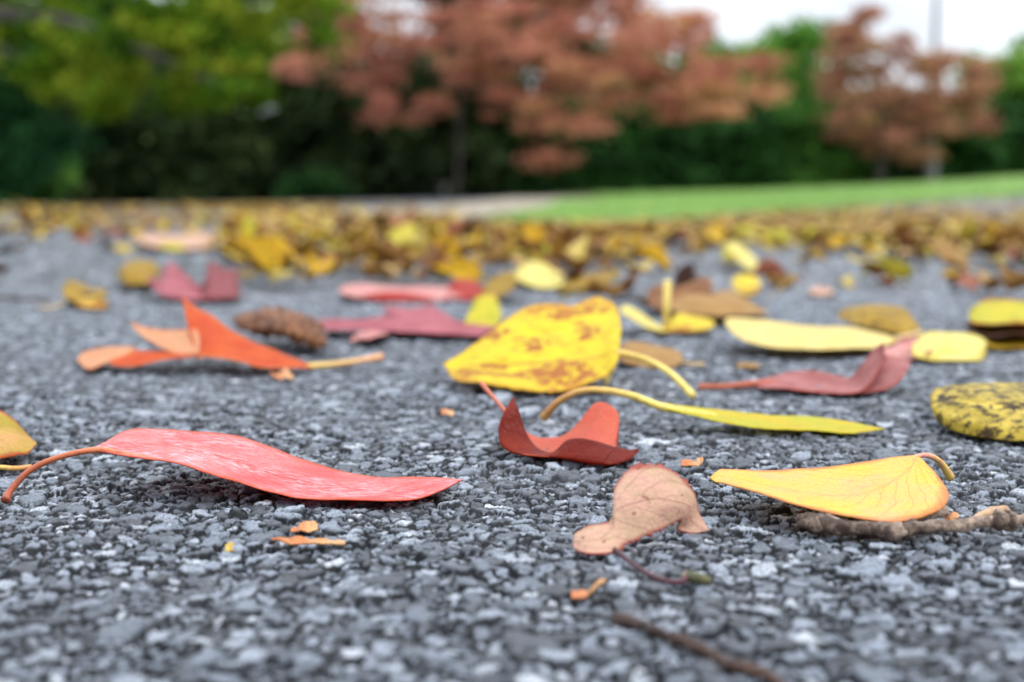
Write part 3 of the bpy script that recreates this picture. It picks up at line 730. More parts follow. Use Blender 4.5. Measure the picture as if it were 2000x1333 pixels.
leaf('crimson leaf folded into a V with two raised points', [
    dict(nu=80, nv=18, m=(M_rose, M_crim), wrinkle=.0006, r=strip([(288, 540, 546), (300, 544, 562), (310, 545, 572), (322, 524, 579), (330, 512, 581), (345, 520, 584), (365, 538, 585), (385, 556, 586), (402, 570, 586)], 592, 574)),
    dict(nu=80, nv=18, m=(M_crim, M_crim), wrinkle=.0006, r=strip([(378, 566, 586), (392, 562, 586), (402, 534, 586), (408, 512, 585), (420, 514, 585), (440, 526, 584), (452, 528, 583), (462, 524, 582), (466, 550, 581), (467, 574, 580)], 592, 572))])
leaf('olive-yellow leaf rolled up left of the crimson leaf', [dict(nu=50, nv=26, m=(M_gbr, M_lily), wrinkle=.001, r=[
    [(230, 545, 565), (230, 538, 562), (232, 530, 556), (234, 524, 552)], [(245, 555, 570), (242, 530, 566), (250, 512, 556), (256, 516, 548)],
    [(275, 556, 570), (272, 530, 566), (276, 510, 556), (282, 514, 546)], [(300, 550, 568), (300, 532, 564), (300, 514, 554), (302, 518, 546)], T((314, 530, 556))])])
leaf('small gold and dark brown crumpled leaf at the tip of the thin dark twig', [
    dict(nu=40, nv=16, m=(M_gbr, M_dkbr), wrinkle=.0015, rag=.001, r=strip([(122, 562, 574), (135, 548, 584), (158, 552, 590), (180, 564, 590), (200, 566, 586), (208, 576, 582)], 600, 588)),
    dict(nu=30, nv=12, m=(M_dkbr, M_dkbr), wrinkle=.0015, r=strip([(130, 578, 590), (150, 574, 598), (178, 572, 596), (200, 580, 592)], 600, 594)),
    dict(nu=30, nv=12, m=(M_gold, M_gold), wrinkle=.0006, r=strip([(150, 588, 598), (170, 582, 602), (195, 584, 603), (210, 592, 600)], 605, 597))],
    [(75, 601, 606), (100, 602, 606), (125, 592, 604)], smat=S_tan, srad=(.0006, .0006))
leaf('small lemon leaf standing just behind the large brown-blotched leaf', [dict(nu=40, nv=18, m=(M_lily, M_gold), wrinkle=.0006, r=[
    [(905, 632, 650), (915, 615, 640), (925, 590, 630)], [(935, 640, 652), (935, 610, 640), (938, 578, 628)], [(965, 640, 652), (963, 608, 640), (962, 574, 628)], [(980, 625, 645), (978, 610, 638), (974, 585, 630)]])])
leaf('white and lemon leaf folded in a V with its pale stem standing upright', [
    dict(nu=50, nv=14, m=(M_palelem, M_lily), wrinkle=.0005, r=strip([(1213, 600, 612), (1225, 597, 618), (1250, 610, 636), (1280, 632, 646), (1305, 640, 650)], 654, 642)),
    dict(nu=40, nv=14, m=(M_gold, M_gold), wrinkle=.0005, r=strip([(1300, 640, 650), (1322, 614, 648), (1355, 618, 648), (1385, 624, 642), (1396, 632, 636)], 654, 642))],
    [(1300, 643, 652), (1302, 600, 652), (1304, 550, 650)], smat=S_yel, srad=(.0012, .0014, .0016))
leaf('dark brown curled leaf behind the upright pale stem', [dict(nu=50, nv=22, m=(M_br, M_dkbr), wrinkle=.002, rag=.001, r=strip([(1264, 578, 592), (1285, 558, 604), (1320, 560, 606), (1350, 548, 600), (1375, 540, 590), (1392, 552, 575)], 618, 600))])
leaf('tan leaf arched like a low tent behind the white and lemon leaf', [dict(nu=50, nv=22, m=(M_mid, M_br), wrinkle=.001, r=[
    T((1300, 598, 622)), [(1330, 612, 630), (1330, 590, 622), (1335, 578, 610)], [(1380, 618, 634), (1380, 584, 624), (1385, 572, 608)],
    [(1430, 618, 634), (1432, 586, 624), (1430, 570, 608)], [(1470, 616, 630), (1470, 600, 622), (1465, 588, 610)], T((1500, 612, 622))])])
leaf('small tan and ochre leaf with a short stem lying right of the big yellow leaf', [dict(nu=50, nv=18, m=(M_mid, M_br), wrinkle=.0012, rag=.0005, r=strip([(1208, 680, 700), (1225, 668, 712), (1260, 670, 718), (1300, 674, 718), (1324, 684, 712), (1332, 696, 704)], 722, 700))],
    [(1322, 704, 716), (1350, 712, 717), (1376, 712, 717)], smat=S_tan, srad=(.0006, .0006))
leaf('small golden leaf scrap standing alone on bare asphalt', [dict(nu=30, nv=14, m=(M_gold, M_cream), wrinkle=.0005, r=strip([(1430, 546, 560), (1445, 537, 572), (1470, 538, 575), (1485, 548, 566)], 580, 568))])
leaf('white-lemon leaf with one olive side leaning against the litter edge', [
    dict(nu=40, nv=14, m=(M_palelem, M_palelem), wrinkle=.0005, r=strip([(1420, 474, 482), (1440, 474, 508), (1460, 490, 524), (1478, 508, 528)], 532, 520)),
    dict(nu=30, nv=12, m=(M_lily, M_lily), wrinkle=.0005, r=strip([(1410, 488, 506), (1422, 476, 514), (1440, 482, 514)], 526, 512))])
leaf('mottled yellow leaf tilted beside the scarlet rolled leaf', [dict(nu=40, nv=18, m=(M_gbr, M_lily), wrinkle=.001, r=strip([(926, 575, 584), (945, 556, 582), (975, 538, 578), (1000, 530, 566), (1010, 538, 552)], 594, 572))])
leaf('pale lemon leaf lying flat at the middle of the litter edge', [dict(nu=40, nv=18, m=(M_palelem, M_lime), wrinkle=.001, r=strip([(1006, 530, 542), (1030, 512, 556), (1070, 516, 562), (1100, 530, 556)], 566, 540))])
leaf('arched olive-yellow leaf right of the flat lemon leaf', [dict(nu=40, nv=18, m=(M_gbr, M_lime), wrinkle=.001, r=strip([(1085, 562, 568), (1110, 545, 568), (1150, 536, 560), (1190, 530, 552), (1212, 524, 534)], 574, 550))])
leaf('flat tan-pink leaf lying apart at the left of the litter', [dict(nu=40, nv=18, m=(M_dusty, M_mid), wrinkle=.0008, r=strip([(270, 462, 472), (300, 456, 482), (350, 458, 488), (400, 454, 484), (432, 454, 470)], 492, 474)),
    dict(nu=30, nv=12, m=(M_lily, M_lily), wrinkle=.0008, r=strip([(310, 478, 484), (335, 474, 490), (360, 480, 490)], 493, 488))])
leaf('pale lemon-green leaf angled up above the brown litter', [dict(nu=40, nv=18, m=(M_lime, M_palelem), wrinkle=.0008, r=strip([(735, 496, 506), (755, 462, 494), (785, 440, 480), (808, 436, 466), (812, 450, 458)], 515, 500))])

# ------------------------------------------------------------------ twigs
def twig(label, path, radii, mat, nodes=(), name='twig', lump=.25, kids=(), cat='twig'):
    pts = np.array([P(*p) for p in path]); org = (*pts.mean(0)[:2], 0)
    e = empty(name, org); tag(e, label, cat)
    pts[:, 2] = np.maximum(pts[:, 2], np.array(np.interp(np.linspace(0, 1, len(pts)), np.linspace(0, 1, len(radii)), radii)) * .9)
    tube('shoot', pts, radii, mat, e, org, ns=14, lump=lump, m=16 * len(pts))
    for (x, y, gy, r, l) in nodes:       # swollen leaf scars and buds
        c = P(x, y, gy); c[2] = max(c[2], r * .9)
        d = np.array([1, .1, 0]) * l
        tube('bud', [c - d, c - d * .4, c + d * .4, c + d], [r * .3, r, r * .95, r * .3], mat, e, org, ns=14, lump=.5, m=24)
    for (p, r, mt) in kids:
        tube('side_shoot', [P(*q) for q in p], r, mt, e, org, ns=9, lump=.3)
    return e
twig('knobbly brown woody twig with swollen buds lying under the peach-edged leaf', [(1562, 1012, 1030), (1600, 1022, 1040), (1660, 1032, 1048), (1735, 1036, 1052), (1800, 1030, 1050), (1870, 1026, 1048), (1940, 1020, 1046), (2000, 1016, 1046), (2120, 1006, 1044), (2240, 1000, 1044)],
     [.0009, .0013, .0011, .0012, .0010, .0011, .0009, .0011, .0011], BARK, lump=.4,
     nodes=[(1604, 1024, 1041, .0015, .0040), (1738, 1037, 1053, .00165, .0030), (1746, 1044, 1056, .0012, .0016), (1964, 1017, 1046, .0017, .0030), (1976, 1018, 1047, .0019, .0010), (1630, 1030, 1044, .0012, .0020)],
     kids=[([(1770, 1028, 1046), (1800, 1012, 1036), (1838, 1000, 1026), (1846, 994, 1020)], [.0009, .0008, .0009, .0007], BARK),
           ([(1900, 1014, 1040), (1930, 1003, 1034), (1960, 996, 1030), (1974, 1004, 1034)], [.0005, .0008, .0008, .0004], BARK_L)])
twig('thin dark red-brown twig lying blurred nearest the lens', [(1200, 1212, 1216), (1250, 1228, 1232), (1300, 1246, 1250), (1350, 1266, 1270), (1400, 1292, 1296), (1450, 1312, 1316), (1500, 1324, 1328), (1530, 1345, 1348)],
     [.0007, .0008, .0006, .0008, .0006, .0007, .0006, .0004], BARK_D, nodes=[(1222, 1220, 1225, .0009, .002), (1330, 1258, 1262, .0008, .0015), (1440, 1308, 1313, .0008, .002)], lump=.7)
twig('thin dark twig at the left edge pointing to a crumpled gold leaf', [(-60, 578, 588), (0, 582, 590), (50, 584, 591), (104, 584, 591)], [.0012, .001, .0008, .0006], BARK_D, lump=.4)
twig('short cut stub of green bark with a pale end by the purple stem', [(1344, 1126, 1136), (1356, 1130, 1139), (1372, 1134, 1141), (1388, 1138, 1143)], [.0009, .0009, .0008, .0005], M_moss,
     name='twig_stub', lump=.3, kids=[([(1342, 1125, 1135), (1346, 1127, 1137)], [.00075, .00085], BARK_L)])
# ------------------------------------------------------------------ crumbs
def crumb(label, cols, gn, gf, mat, group=None):
    G = blade_grid(strip(cols, gn, gf), nu=24, nv=10, wrinkle=.0009, wscale=400, rag=.0007, seed=len(label) % 7 + 2)
    G[..., 2] = np.maximum(G[..., 2], .0004)
    V, Fq, mi, uv = solid(G, .0003)
    org = (*V.mean(0)[:2], 0)
    o = mesh_obj('leaf_crumb', V, Fq, [mat], None, None, uv, origin=org); o.location = org
    tag(o, label, 'leaf scrap', group)
    return o
crumb('long thin orange sliver in front of the arched red leaf', [(530, 1052, 1057), (560, 1052, 1062), (610, 1054, 1066), (650, 1056, 1065), (674, 1058, 1062)], 1068, 1062, M_crumb)
crumb('small orange chip just above the thin orange sliver', [(568, 1036, 1043), (585, 1026, 1040), (605, 1021, 1034), (620, 1024, 1029)], 1044, 1036, M_crumb)
crumb('tiny yellow fleck left of the orange sliver', [(441, 1066, 1076), (447, 1060, 1080), (455, 1066, 1074)], 1082, 1076, M_crumb2)
crumb('orange chip standing below the folded dusty pink leaf', [(1116, 1158, 1168), (1130, 1154, 1172), (1150, 1150, 1166), (1165, 1136, 1152), (1182, 1130, 1140)], 1174, 1160, M_crumb)
crumb('tan crumb between the rust curled leaf and the peach-edged leaf', [(1330, 902, 908), (1345, 898, 911), (1362, 900, 910), (1374, 897, 903)], 914, 906, M_crumb)
crumb('tiny orange crumb left of the rust curled leaf', [(862, 802, 810), (872, 799, 813), (886, 803, 810)], 815, 808, M_crumb)
crumb('small brown chip under the stem end of the orange leaf', [(528, 728, 734), (545, 730, 742), (562, 720, 738), (572, 738, 742)], 744, 736, M_crumb)
crumb('pale flake lying in front of the rose-red leaf', [(686, 662, 670), (705, 650, 664), (735, 646, 658), (758, 650, 654)], 676, 662, M_paler)
crumb('red scrap beside the raised shoot of the knobbly twig', [(1842, 1010, 1018), (1855, 1004, 1020), (1872, 1003, 1012)], 1030, 1024, M_crumb)
crumb('faint pink scrap on bare asphalt near the golden scrap', [(1580, 566, 572), (1600, 560, 578), (1628, 566, 574)], 580, 572, M_dusty)
crumb('faint tan scrap right of the rust-coloured stem', [(1440, 712, 718), (1460, 710, 720), (1484, 714, 718)], 722, 716, M_mid)

# ------------------------------------------------------------------ fallen leaf litter
def proto(name, L, W, cl, cc, tw, mat, um, seed, tip=1.0, stem=True):
    nu, nv = 13, 7
    u = np.linspace(0, 1, nu)[:, None]; v = np.linspace(-1, 1, nv)[None, :]
    w = W / 2 * np.sin(math.pi * np.clip(u * .985 + .01, 0, 1) ** (.72 * tip)) ** .8
    y = v * w; x = (u - .5) * L + 0 * v
    a = tw * (u - .5)
    z0 = cc * np.abs(v) ** 1.6 * w + np.zeros_like(x)
    z = z0 * np.cos(a) + y * np.sin(a); y = y * np.cos(a) - z0 * np.sin(a)
    z = z + cl * L * ((u - .5) ** 2 * 4 - .3) + .08 * L * np.sin(u * 7 + seed)
    G = np.stack([x, y + .12 * L * np.sin(u * 3 + seed) , z], -1)
    G = G + (vnoise(G.reshape(-1, 3), 70, seed * 5.1).reshape(nu, nv) * .0035)[..., None] * np.array([.3, .3, 1])
    V, Fq, mi, uv = solid(G, .0004)
    if stem:
        p0 = G[0, nv // 2]; p = [p0 + np.array([.002, 0, 0]), p0 + np.array([-.01, .002, .003]), p0 + np.array([-.024, .004 * math.sin(seed), -.002])]
        tv, tq, t0, t1, tuv = tube_geo(p, [.0007, .0006, .0008], 5, 6)
        t0 = np.concatenate([t0, t0[:, -1:]], 1); t1 = np.concatenate([t1, t1[:, -1:]], 1)
        Fq = np.concatenate([Fq, tq + len(V)]); mi = np.concatenate([mi, np.zeros(len(tq))])
        uv = np.concatenate([uv, tuv * [[1, .02]] + [[0, .5]]]); V = np.concatenate([V, tv])
    return V, Fq, mi, uv, (mat, um)
def litmat(n, a, b, sp=None, amt=0.3): return leafmat(n, a, b, rough=.5, trans=.25, spot=sp, spot_amt=amt, spot_scale=110, vein_s=.5)
KINDS = [
    ('yellow', litmat('litter_yellow', (.70, .57, .12), (.62, .45, .07), (.3, .14, .03), .2), M_mid, 3.6),
    ('pale yellow', litmat('litter_pale', (.76, .66, .28), (.70, .55, .20)), M_mid, 3),
    ('golden', litmat('litter_gold', (.70, .50, .04), (.60, .38, .03), (.2, .1, .03), .3), M_gbr, 3),
    ('brown', litmat('litter_brown', (.26, .13, .06), (.38, .22, .10)), M_br, 2.5),
    ('dark brown', litmat('litter_dark', (.08, .032, .018), (.15, .065, .03)), M_dkbr, 1.7),
    ('tan', litmat('litter_tan', (.60, .44, .22), (.50, .34, .16)), M_mid, 3.4),
    ('lemon-green', litmat('litter_lime', (.60, .58, .09), (.66, .56, .10)), M_lime, .9),
    ('olive-mottled yellow', litmat('litter_olive', (.60, .44, .03), (.36, .26, .03), (.08, .05, .02), .5), M_gbr, 1.0),
    ('pinkish brown', litmat('litter_pink', (.46, .22, .15), (.40, .17, .11)), M_br, 1.2),
]
PR = []
for ki, (kn, mt, um, wt) in enumerate(KINDS):
    for j in range(5):
        sd = ki * 5 + j
        L = random.uniform(.030, .050); W = L * random.uniform(.42, .72)
        PR.append((ki, proto('fallen_leaf', L, W, random.uniform(-.25, .45), random.uniform(-.5, 1.2), random.uniform(-1.6, 1.6), mt, um, sd, random.uniform(.85, 1.15), stem=j < 3)))
wts = np.array([k[3] for k in KINDS]) / sum(k[3] for k in KINDS)
def dens(px, gy, X, Y):
    """leaves per square metre on the ground, from where the piles lie"""
    e = 0.0
    n1 = mnoise.noise(Vector((X * 3.1, Y * 1.6, 2.2))); n2 = mnoise.noise(Vector((X * 9, Y * 5, 7.7)))
    if px < 440:
        e = 260 * sstep(490, 440, gy) + 500 * sstep(432, 412, gy)
        if n2 < -.02: e *= .25
    elif px < 1270:
        lim = 566 - 60 * max(0, (px - 1060) / 210) ** 1.4 - 34 * max(0, (520 - px) / 80)
        lim += 14 * n2
        e = 1450 * sstep(lim + 5, lim - 9, gy)
        if gy < 478: e *= .75
    else:
        lim = 500 + 14 * math.sin(px / 130.) + 16 * n2 + 24 * max(0, (px - 1750) / 250)
        e = 1400 * sstep(lim + 8, lim - 14, gy) + 12 * sstep(600, 560, gy)
        e *= 1 - .55 * sstep(1650, 1980, px) * sstep(455, 430, gy)
    e *= (.85 + .9 * (n1 + .3)) if n1 > -.45 else .4
    return max(e, 0)
cand = []
MAXD = 2200.0
Ymin, Ymax = .62, 9.0
def in_lawn(X, Y):
    if Y < lowP[0, 1]: return False
    xl = np.interp(Y, path_l[:, 1], path_l[:, 0]); xr = np.interp(Y, path_r[:, 1], path_r[:, 0])
    return xl + .0 < X < xr - .15
R2 = random.Random(11)
for Y0, Y1 in ((.62, 1.6), (1.6, 3.2), (3.2, 5.0), (5.0, 9.0)):
    thin = 1.0 if Y1 <= 3.2 else (.5 if Y1 <= 5 else .22)
    A = .42 * (Y1 * Y1 - Y0 * Y0)
    for _ in range(int(A * MAXD * thin)):
        Y = math.sqrt(R2.uniform(Y0 * Y0, Y1 * Y1)); X = R2.uniform(-.42, .42) * Y
        z = float(terrain(X, Y)); px, gy = proj((X, Y, z))
        if R2.random() * MAXD > dens(px, gy, X, Y): continue
        if in_lawn(X, Y):
            if R2.random() > .05: continue
            z += .008
        if Y > 5 and R2.random() < .4: continue
        if Y > 3.4 and 660 < px < 1120 and R2.random() < .85: continue
        cand.append((Y, X, z, px, gy))
# clear the spots where named leaves lie
KEEP = [(1000, 1110, 530, 575), (920, 1015, 540, 600), (735, 820, 490, 520), (650, 950, 560, 600), (1405, 1485, 500, 540), (255, 450, 470, 500), (1080, 1215, 545, 580)]
cand = [c for c in cand if not any(a < c[3] < b and p < c[4] < q_ for a, b, p, q_ in KEEP)]
cand.sort()
# extra lone leaves seen on the bare asphalt: (px, gy, kind, size)
EXTRA = [(20, 498, 4, 1), (75, 474, 1, 1), (60, 440, 0, 1.9), (75, 446, 2, 1.5), (30, 452, 1, 1.2), (110, 450, 5, 1.2), (240, 462, 3, 1.1), (215, 470, 8, 1.), (340, 440, 5, 1.), (300, 446, 8, 1.1), (390, 438, 5, 1.2), (10, 470, 3, 1.3), (180, 446, 5, 1.), (95, 436, 2, 1.3), (40, 425, 0, 1.3), (175, 424, 0, 1.1), (165, 482, 8, .8), (215, 500, 4, .8), (235, 494, 0, .7), (480, 546, 2, .6), (500, 530, 3, .9),
         (1560, 512, 2, .6), (1590, 520, 2, .5), (1690, 555, 1, .9), (1730, 548, 6, 1.), (1650, 562, 1, .6), (1735, 572, 8, .5), (1840, 556, 5, 1.1), (1890, 566, 8, 1.), (1930, 574, 5, 1.1), (1870, 548, 2, .8), (1960, 560, 4, .8), (1985, 578, 5, 1.),
         (1500, 555, 8, .6), (1520, 560, 5, .6), (1270, 528, 2, .9), (1240, 556, 1, .8), (1215, 574, 3, .9), (1180, 585, 1, .7), (1240, 600, 4, .7), (1330, 500, 3, .8), (1380, 505, 5, .9), (1100, 556, 3, .9), (1340, 575, 4, 1.), (1545, 590, 5, .5), (5, 548, 4, .7)]
meshes = {}
def place(V, X, Y, z, zr, tx, ty, s):
    cz, sz = math.cos(zr), math.sin(zr); cx, sx = math.cos(tx), math.sin(tx); cy, sy = math.cos(ty), math.sin(ty)
    Rm = np.array([[cz, -sz, 0], [sz, cz, 0], [0, 0, 1]]) @ np.array([[cy, 0, sy], [0, 1, 0], [-sy, 0, cy]]) @ np.array([[1, 0, 0], [0, cx, -sx], [0, sx, cx]])
    W_ = (V * s) @ Rm.T
    return W_, -W_[:, 2].min()
NIND = 240
inst = []
for (px, gy, k, s_) in EXTRA:
    p = hit(px, gy); inst.append((p[1], p[0], float(terrain(p[0], p[1])), px, gy, k, s_))
for c in cand: inst.append((*c, None, 1.0))
inst = inst[:len(EXTRA)] + sorted(inst[len(EXTRA):])
stV, stF, stM, stU, off = [], [], [], [], 0
stm = []
for k, mt, um, _ in KINDS:
    for mm in (mt, um):
        if mm not in stm: stm.append(mm)
NR = np.random.default_rng(5)
WHERE = {0: 'in the near left of the litter', 1: 'in the near middle of the litter', 2: 'in the right of the litter'}
for n, (Y, X, z, px, gy, k, s_) in enumerate(inst):
    ki = int(NR.choice(len(KINDS), p=wts)) if k is None else k
    pr = PR[ki * 5 + int(NR.integers(5))][1]; V, Fq, mi, uv, mm = pr
    s_ = s_ * float(NR.uniform(.62, 1.05) * (.70 + .30 * sstep(1.0, 1.7, Y)) if k is None else NR.uniform(.72, 1.0))
    flat = float(1 - (.45 if px < 900 else .72) * sstep(*((1.4, 2.8) if px < 900 else (1.1, 2.2)), Y)) if k is None else 1.0
    zr = float(NR.uniform(0, 2 * math.pi)); tx = float(np.clip(NR.normal(0, .34), -.65, .65)) * flat; ty = float(np.clip(NR.normal(0, .26), -.5, .5)) * flat
    V = V * [1, 1, flat]; pile = flat * float(NR.uniform(0, .012)) if k is None and dens(px, gy, X, Y) > 450 else 0
    W_, lift = place(V, X, Y, z, zr, tx, ty, s_)
    if n < NIND + len(EXTRA):
        key = (ki, id(pr))
        if key not in meshes:
            o = mesh_obj('fallen_leaf', pr[0], Fq, list(mm), None, mi, uv); meshes[key] = o
        else:
            o = meshes[key].copy(); COL.objects.link(o)
        o.rotation_euler = (tx, ty, zr); o.scale = (s_, s_, s_ * flat); o.location = (X, Y, z + lift + pile)
        place_ = ('on the left of the asphalt' if px < 440 else 'in the drift across the middle' if px < 1250 else 'on the right of the asphalt') if k is None else ('apart on the left asphalt' if px < 440 else 'at the rim of the middle drift' if px < 1250 else 'apart on the right asphalt')
        nm = KINDS[ki][0]
        tag(o, f'{nm} fallen leaf lying out of focus {place_}', 'leaf', f'{nm} leaves {place_}')
    else:
        stV.append(W_ + [X, Y, z + lift + pile]); stF.append(Fq + off); off += len(V)
        a, b = stm.index(mm[0]), stm.index(mm[1]); stM.append(np.where(mi == 0, a, b)); stU.append(uv)
print('litter', len(inst), 'stuff', len(stV))
tag(mesh_obj('leaf_litter', np.concatenate(stV), np.concatenate(stF), stm, None, np.concatenate(stM), np.concatenate(stU)), 'mass of blurred yellow and brown leaves far across the asphalt', 'leaf litter', kind='stuff')

# ------------------------------------------------------------------ trees, shrubs, pole
def crownmat(name, cols, trans=.35, rough=.5):
    m, nt = newmat(name); N = NT(nt)
    a = N.n('ShaderNodeAttribute', attribute_name='tint').outputs['Fac']
    cr = N.n('ShaderNodeValToRGB'); N.l(a, cr.inputs[0]); e = cr.color_ramp.elements
    for k, c in enumerate(cols):
        p = k / (len(cols) - 1)
        x = e[0] if k == 0 else (e[len(e) - 1] if k == len(cols) - 1 else e.new(p))
        x.position = p; x.color = (*c, 1)
    pb = N.n('ShaderNodeBsdfPrincipled'); N.l(cr.outputs[0], pb.inputs['Base Color']); pb.inputs['Roughness'].default_value = .75; pb.inputs['Specular IOR Level'].default_value = .15
    tr = N.n('ShaderNodeBsdfTranslucent'); N.l(cr.outputs[0], tr.inputs[0]); mx = N.n('ShaderNodeMixShader'); mx.inputs[0].default_value = trans
    N.l(pb.outputs[0], mx.inputs[1]); N.l(tr.outputs[0], mx.inputs[2])
    out = N.n('ShaderNodeOutputMaterial'); N.l(mx.outputs[0], out.inputs[0]); return m
C_green = crownmat('green_leaves', [(.022, .07, .005), (.075, .17, .007), (.18, .27, .010), (.34, .34, .03)])
C_blue = crownmat('dark_green_leaves', [(.02, .08, .03), (.04, .15, .05), (.08, .23, .04)])
C_red = crownmat('russet_leaves', [(.14, .05, .036), (.44, .16, .11), (.62, .28, .19), (.50, .32, .11)], .35)
C_red2 = crownmat('faded_russet_leaves', [(.16, .07, .045), (.40, .17, .12), (.52, .26, .175), (.38, .28, .09)], .35)
C_dark = crownmat('shade_leaves', [(.016, .030, .010), (.03, .055, .016), (.06, .085, .022)], .15)  # shade under the trees is put into these dark leaf colours
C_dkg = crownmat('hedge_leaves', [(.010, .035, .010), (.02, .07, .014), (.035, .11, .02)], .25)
C_mg = crownmat('mid_green_leaves', [(.03, .10, .02), (.07, .19, .03), (.14, .28, .05)], .35)
C_lg = crownmat('light_green_leaves', [(.05, .16, .02), (.13, .30, .04), (.27, .42, .07)], .35)
BARK_T = stemmat('tree_bark', (.045, .036, .03), (.075, .06, .05), 12, .85, .6)
def blobs(cx, cy, cz, rx, ry, rz, n, seed, k=.42):
    r = random.Random(seed); out = []
    for i in range(n):
        while True:
            a, b, c = r.uniform(-1, 1), r.uniform(-1, 1), r.uniform(-1, 1)
            if .15 < a * a + b * b + c * c < 1: break
        s = r.uniform(.6, 1.15) * k
        out.append((cx + a * rx * .85, cy + b * ry * .85, cz + c * rz * .85, rx * s, ry * s, rz * s))
    return out
def crown_mesh(bl, nl, size, seed, shell=.1, aspect=.6, hole=None):
    g = np.random.default_rng(seed); want = nl; nl = int(nl * 2.2)
    B = np.array(bl); vol = (B[:, 3] * B[:, 4] * B[:, 5]) ** .67; pick = g.choice(len(B), nl, p=vol / vol.sum())
    d = g.normal(size=(nl, 3)); d /= np.linalg.norm(d, axis=1, keepdims=True)
    rr = (shell + (1 - shell) * g.random(nl) ** .5) * (1 + .3 * g.normal(size=nl))
    c = B[pick, :3] + d * rr[:, None] * B[pick, 3:6]
    rr0 = float(B[:, 3].mean()); f1 = 1.0 / (rr0 * (hole or .75)); f2 = f1 * 2.9
    dn = np.array([mnoise.noise(Vector((x * f1 + seed, y * f1, z * f1 * 1.7))) + .55 * mnoise.noise(Vector((x * f2, y * f2 + seed, z * f2 * 1.4))) for x, y, z in c])
    keep = np.argsort(-(dn + .10 * g.normal(size=nl)))[:want]; keep.sort()
    c = c[keep]; pick = pick[keep]; dn = dn[keep]; nl = want
    a = g.normal(size=(nl, 3)); a /= np.linalg.norm(a, axis=1, keepdims=True)
    b = np.cross(a, g.normal(size=(nl, 3))); b /= np.linalg.norm(b, axis=1, keepdims=True)
    s = size * (.6 + .8 * g.random(nl))[:, None]
    nn = np.cross(a, b) * s * .15
    V = np.stack([c - a * s, c + b * s * aspect + nn, c + a * s, c - b * s * aspect + nn], 1).reshape(-1, 3)
    bt = g.random(len(B)); t = np.clip(.65 * bt[pick] + .35 * g.random(nl) + .1 * g.normal(size=nl), 0, 1)
    return V, np.arange(4 * nl).reshape(-1, 4), np.repeat(t, 4)
def tree(label, name, px, D, bl, mat, nl, size, trunk_r=.12, group=None, cat='tree', seed=1, trunk_top=None, lean=0, x=None, limbs=5, trunkname='trunk'):
    X, Y, z = at(px, D)
    if x is not None: X = x; z = float(terrain(X, Y))
    e = empty(name, (X, Y, z)); tag(e, label, cat, group)
    B = np.array(bl); B[:, 0] += 0
    V, Fq, t_ = crown_mesh([tuple(b) for b in B], nl, size, seed)
    V[:, 2] = np.maximum(V[:, 2], terrain(V[:, 0], V[:, 1]) + .02)
    mesh_obj('crown', V, Fq, [mat], e, smooth=False, attrs={'tint': t_}, origin=(X, Y, z))
    top = trunk_top or (B[:, 2].mean() - z)
    r = random.Random(seed)
    base = np.array([X, Y, z]); tp = base + [lean, 0, top]
    tube(trunkname, [base - [0, 0, .1], base * .6 + tp * .4 + [.05, 0, 0], base * .25 + tp * .75, tp], [trunk_r * 1.25, trunk_r, trunk_r * .8, trunk_r * .45], BARK_T, e, (X, Y, z), lump=.15)
    idx = r.sample(range(len(B)), min(limbs, len(B)))
    for k in idx:
        tg = B[k, :3]; st = base * .5 + tp * .5
        tube('limb', [st, st * .45 + tg * .55 + [0, 0, .1 * np.linalg.norm(tg - st)], tg], [trunk_r * .5, trunk_r * .3, trunk_r * .1], BARK_T, e, (X, Y, z))
    return e
def W(px, py, D):
    """a point standing D metres away in the direction of a spot of the view"""
    r = ray(px, py); return CAM + r * (D / r[1])
def cl(spec, D, dy=.8, seed=0):
    """crown lobes from (px, py, radius px[, radius-y px]) at distance about D"""
    r = random.Random(seed); out = []
    for s in spec:
        d = D + r.uniform(-dy, dy); p = W(s[0], s[1], d); q = s[2] / F * d; qz = (s[3] if len(s) > 3 else s[2]) / F * d
        out.append((p[0], p[1], p[2], q, q * .9, qz))
    return out
def lobes(boxes, n, rmin, rmax, D, dy, seed, wx=1.2, wz=.85):
    r = random.Random(seed); sp = []
    for (x0, y0, x1, y1, k) in boxes:
        for _ in range(k): q = r.uniform(rmin, rmax); sp.append((r.uniform(x0, x1), r.uniform(y0, y1), q * wx, q * wz))
    return cl(sp, D, dy, seed)
# nearest green tree, its trunk outside the view on the left
g1 = lobes([(-250, -260, 600, 60, 80), (-150, 30, 540, 120, 48), (60, 120, 270, 210, 16), (330, 120, 500, 200, 20), (470, -150, 650, 90, 16)], 0, 22, 48, 9.5, 1.1, 3)
tree('green and yellowing tree spreading low over the left side', 'leafy_tree', -330, 10.0, g1, C_green, 34000, .030, .14, seed=3, trunk_top=2.2)
g2 = lobes([(-140, 60, 70, 360, 26), (-100, 250, 110, 350, 10)], 0, 36, 60, 10.5, .5, 5)
tree('dark blue-green shrub filling the left edge under the tree', 'shrub', -30, 10.8, g2, C_blue, 16000, .034, .05, cat='shrub', seed=5, trunkname='stem')
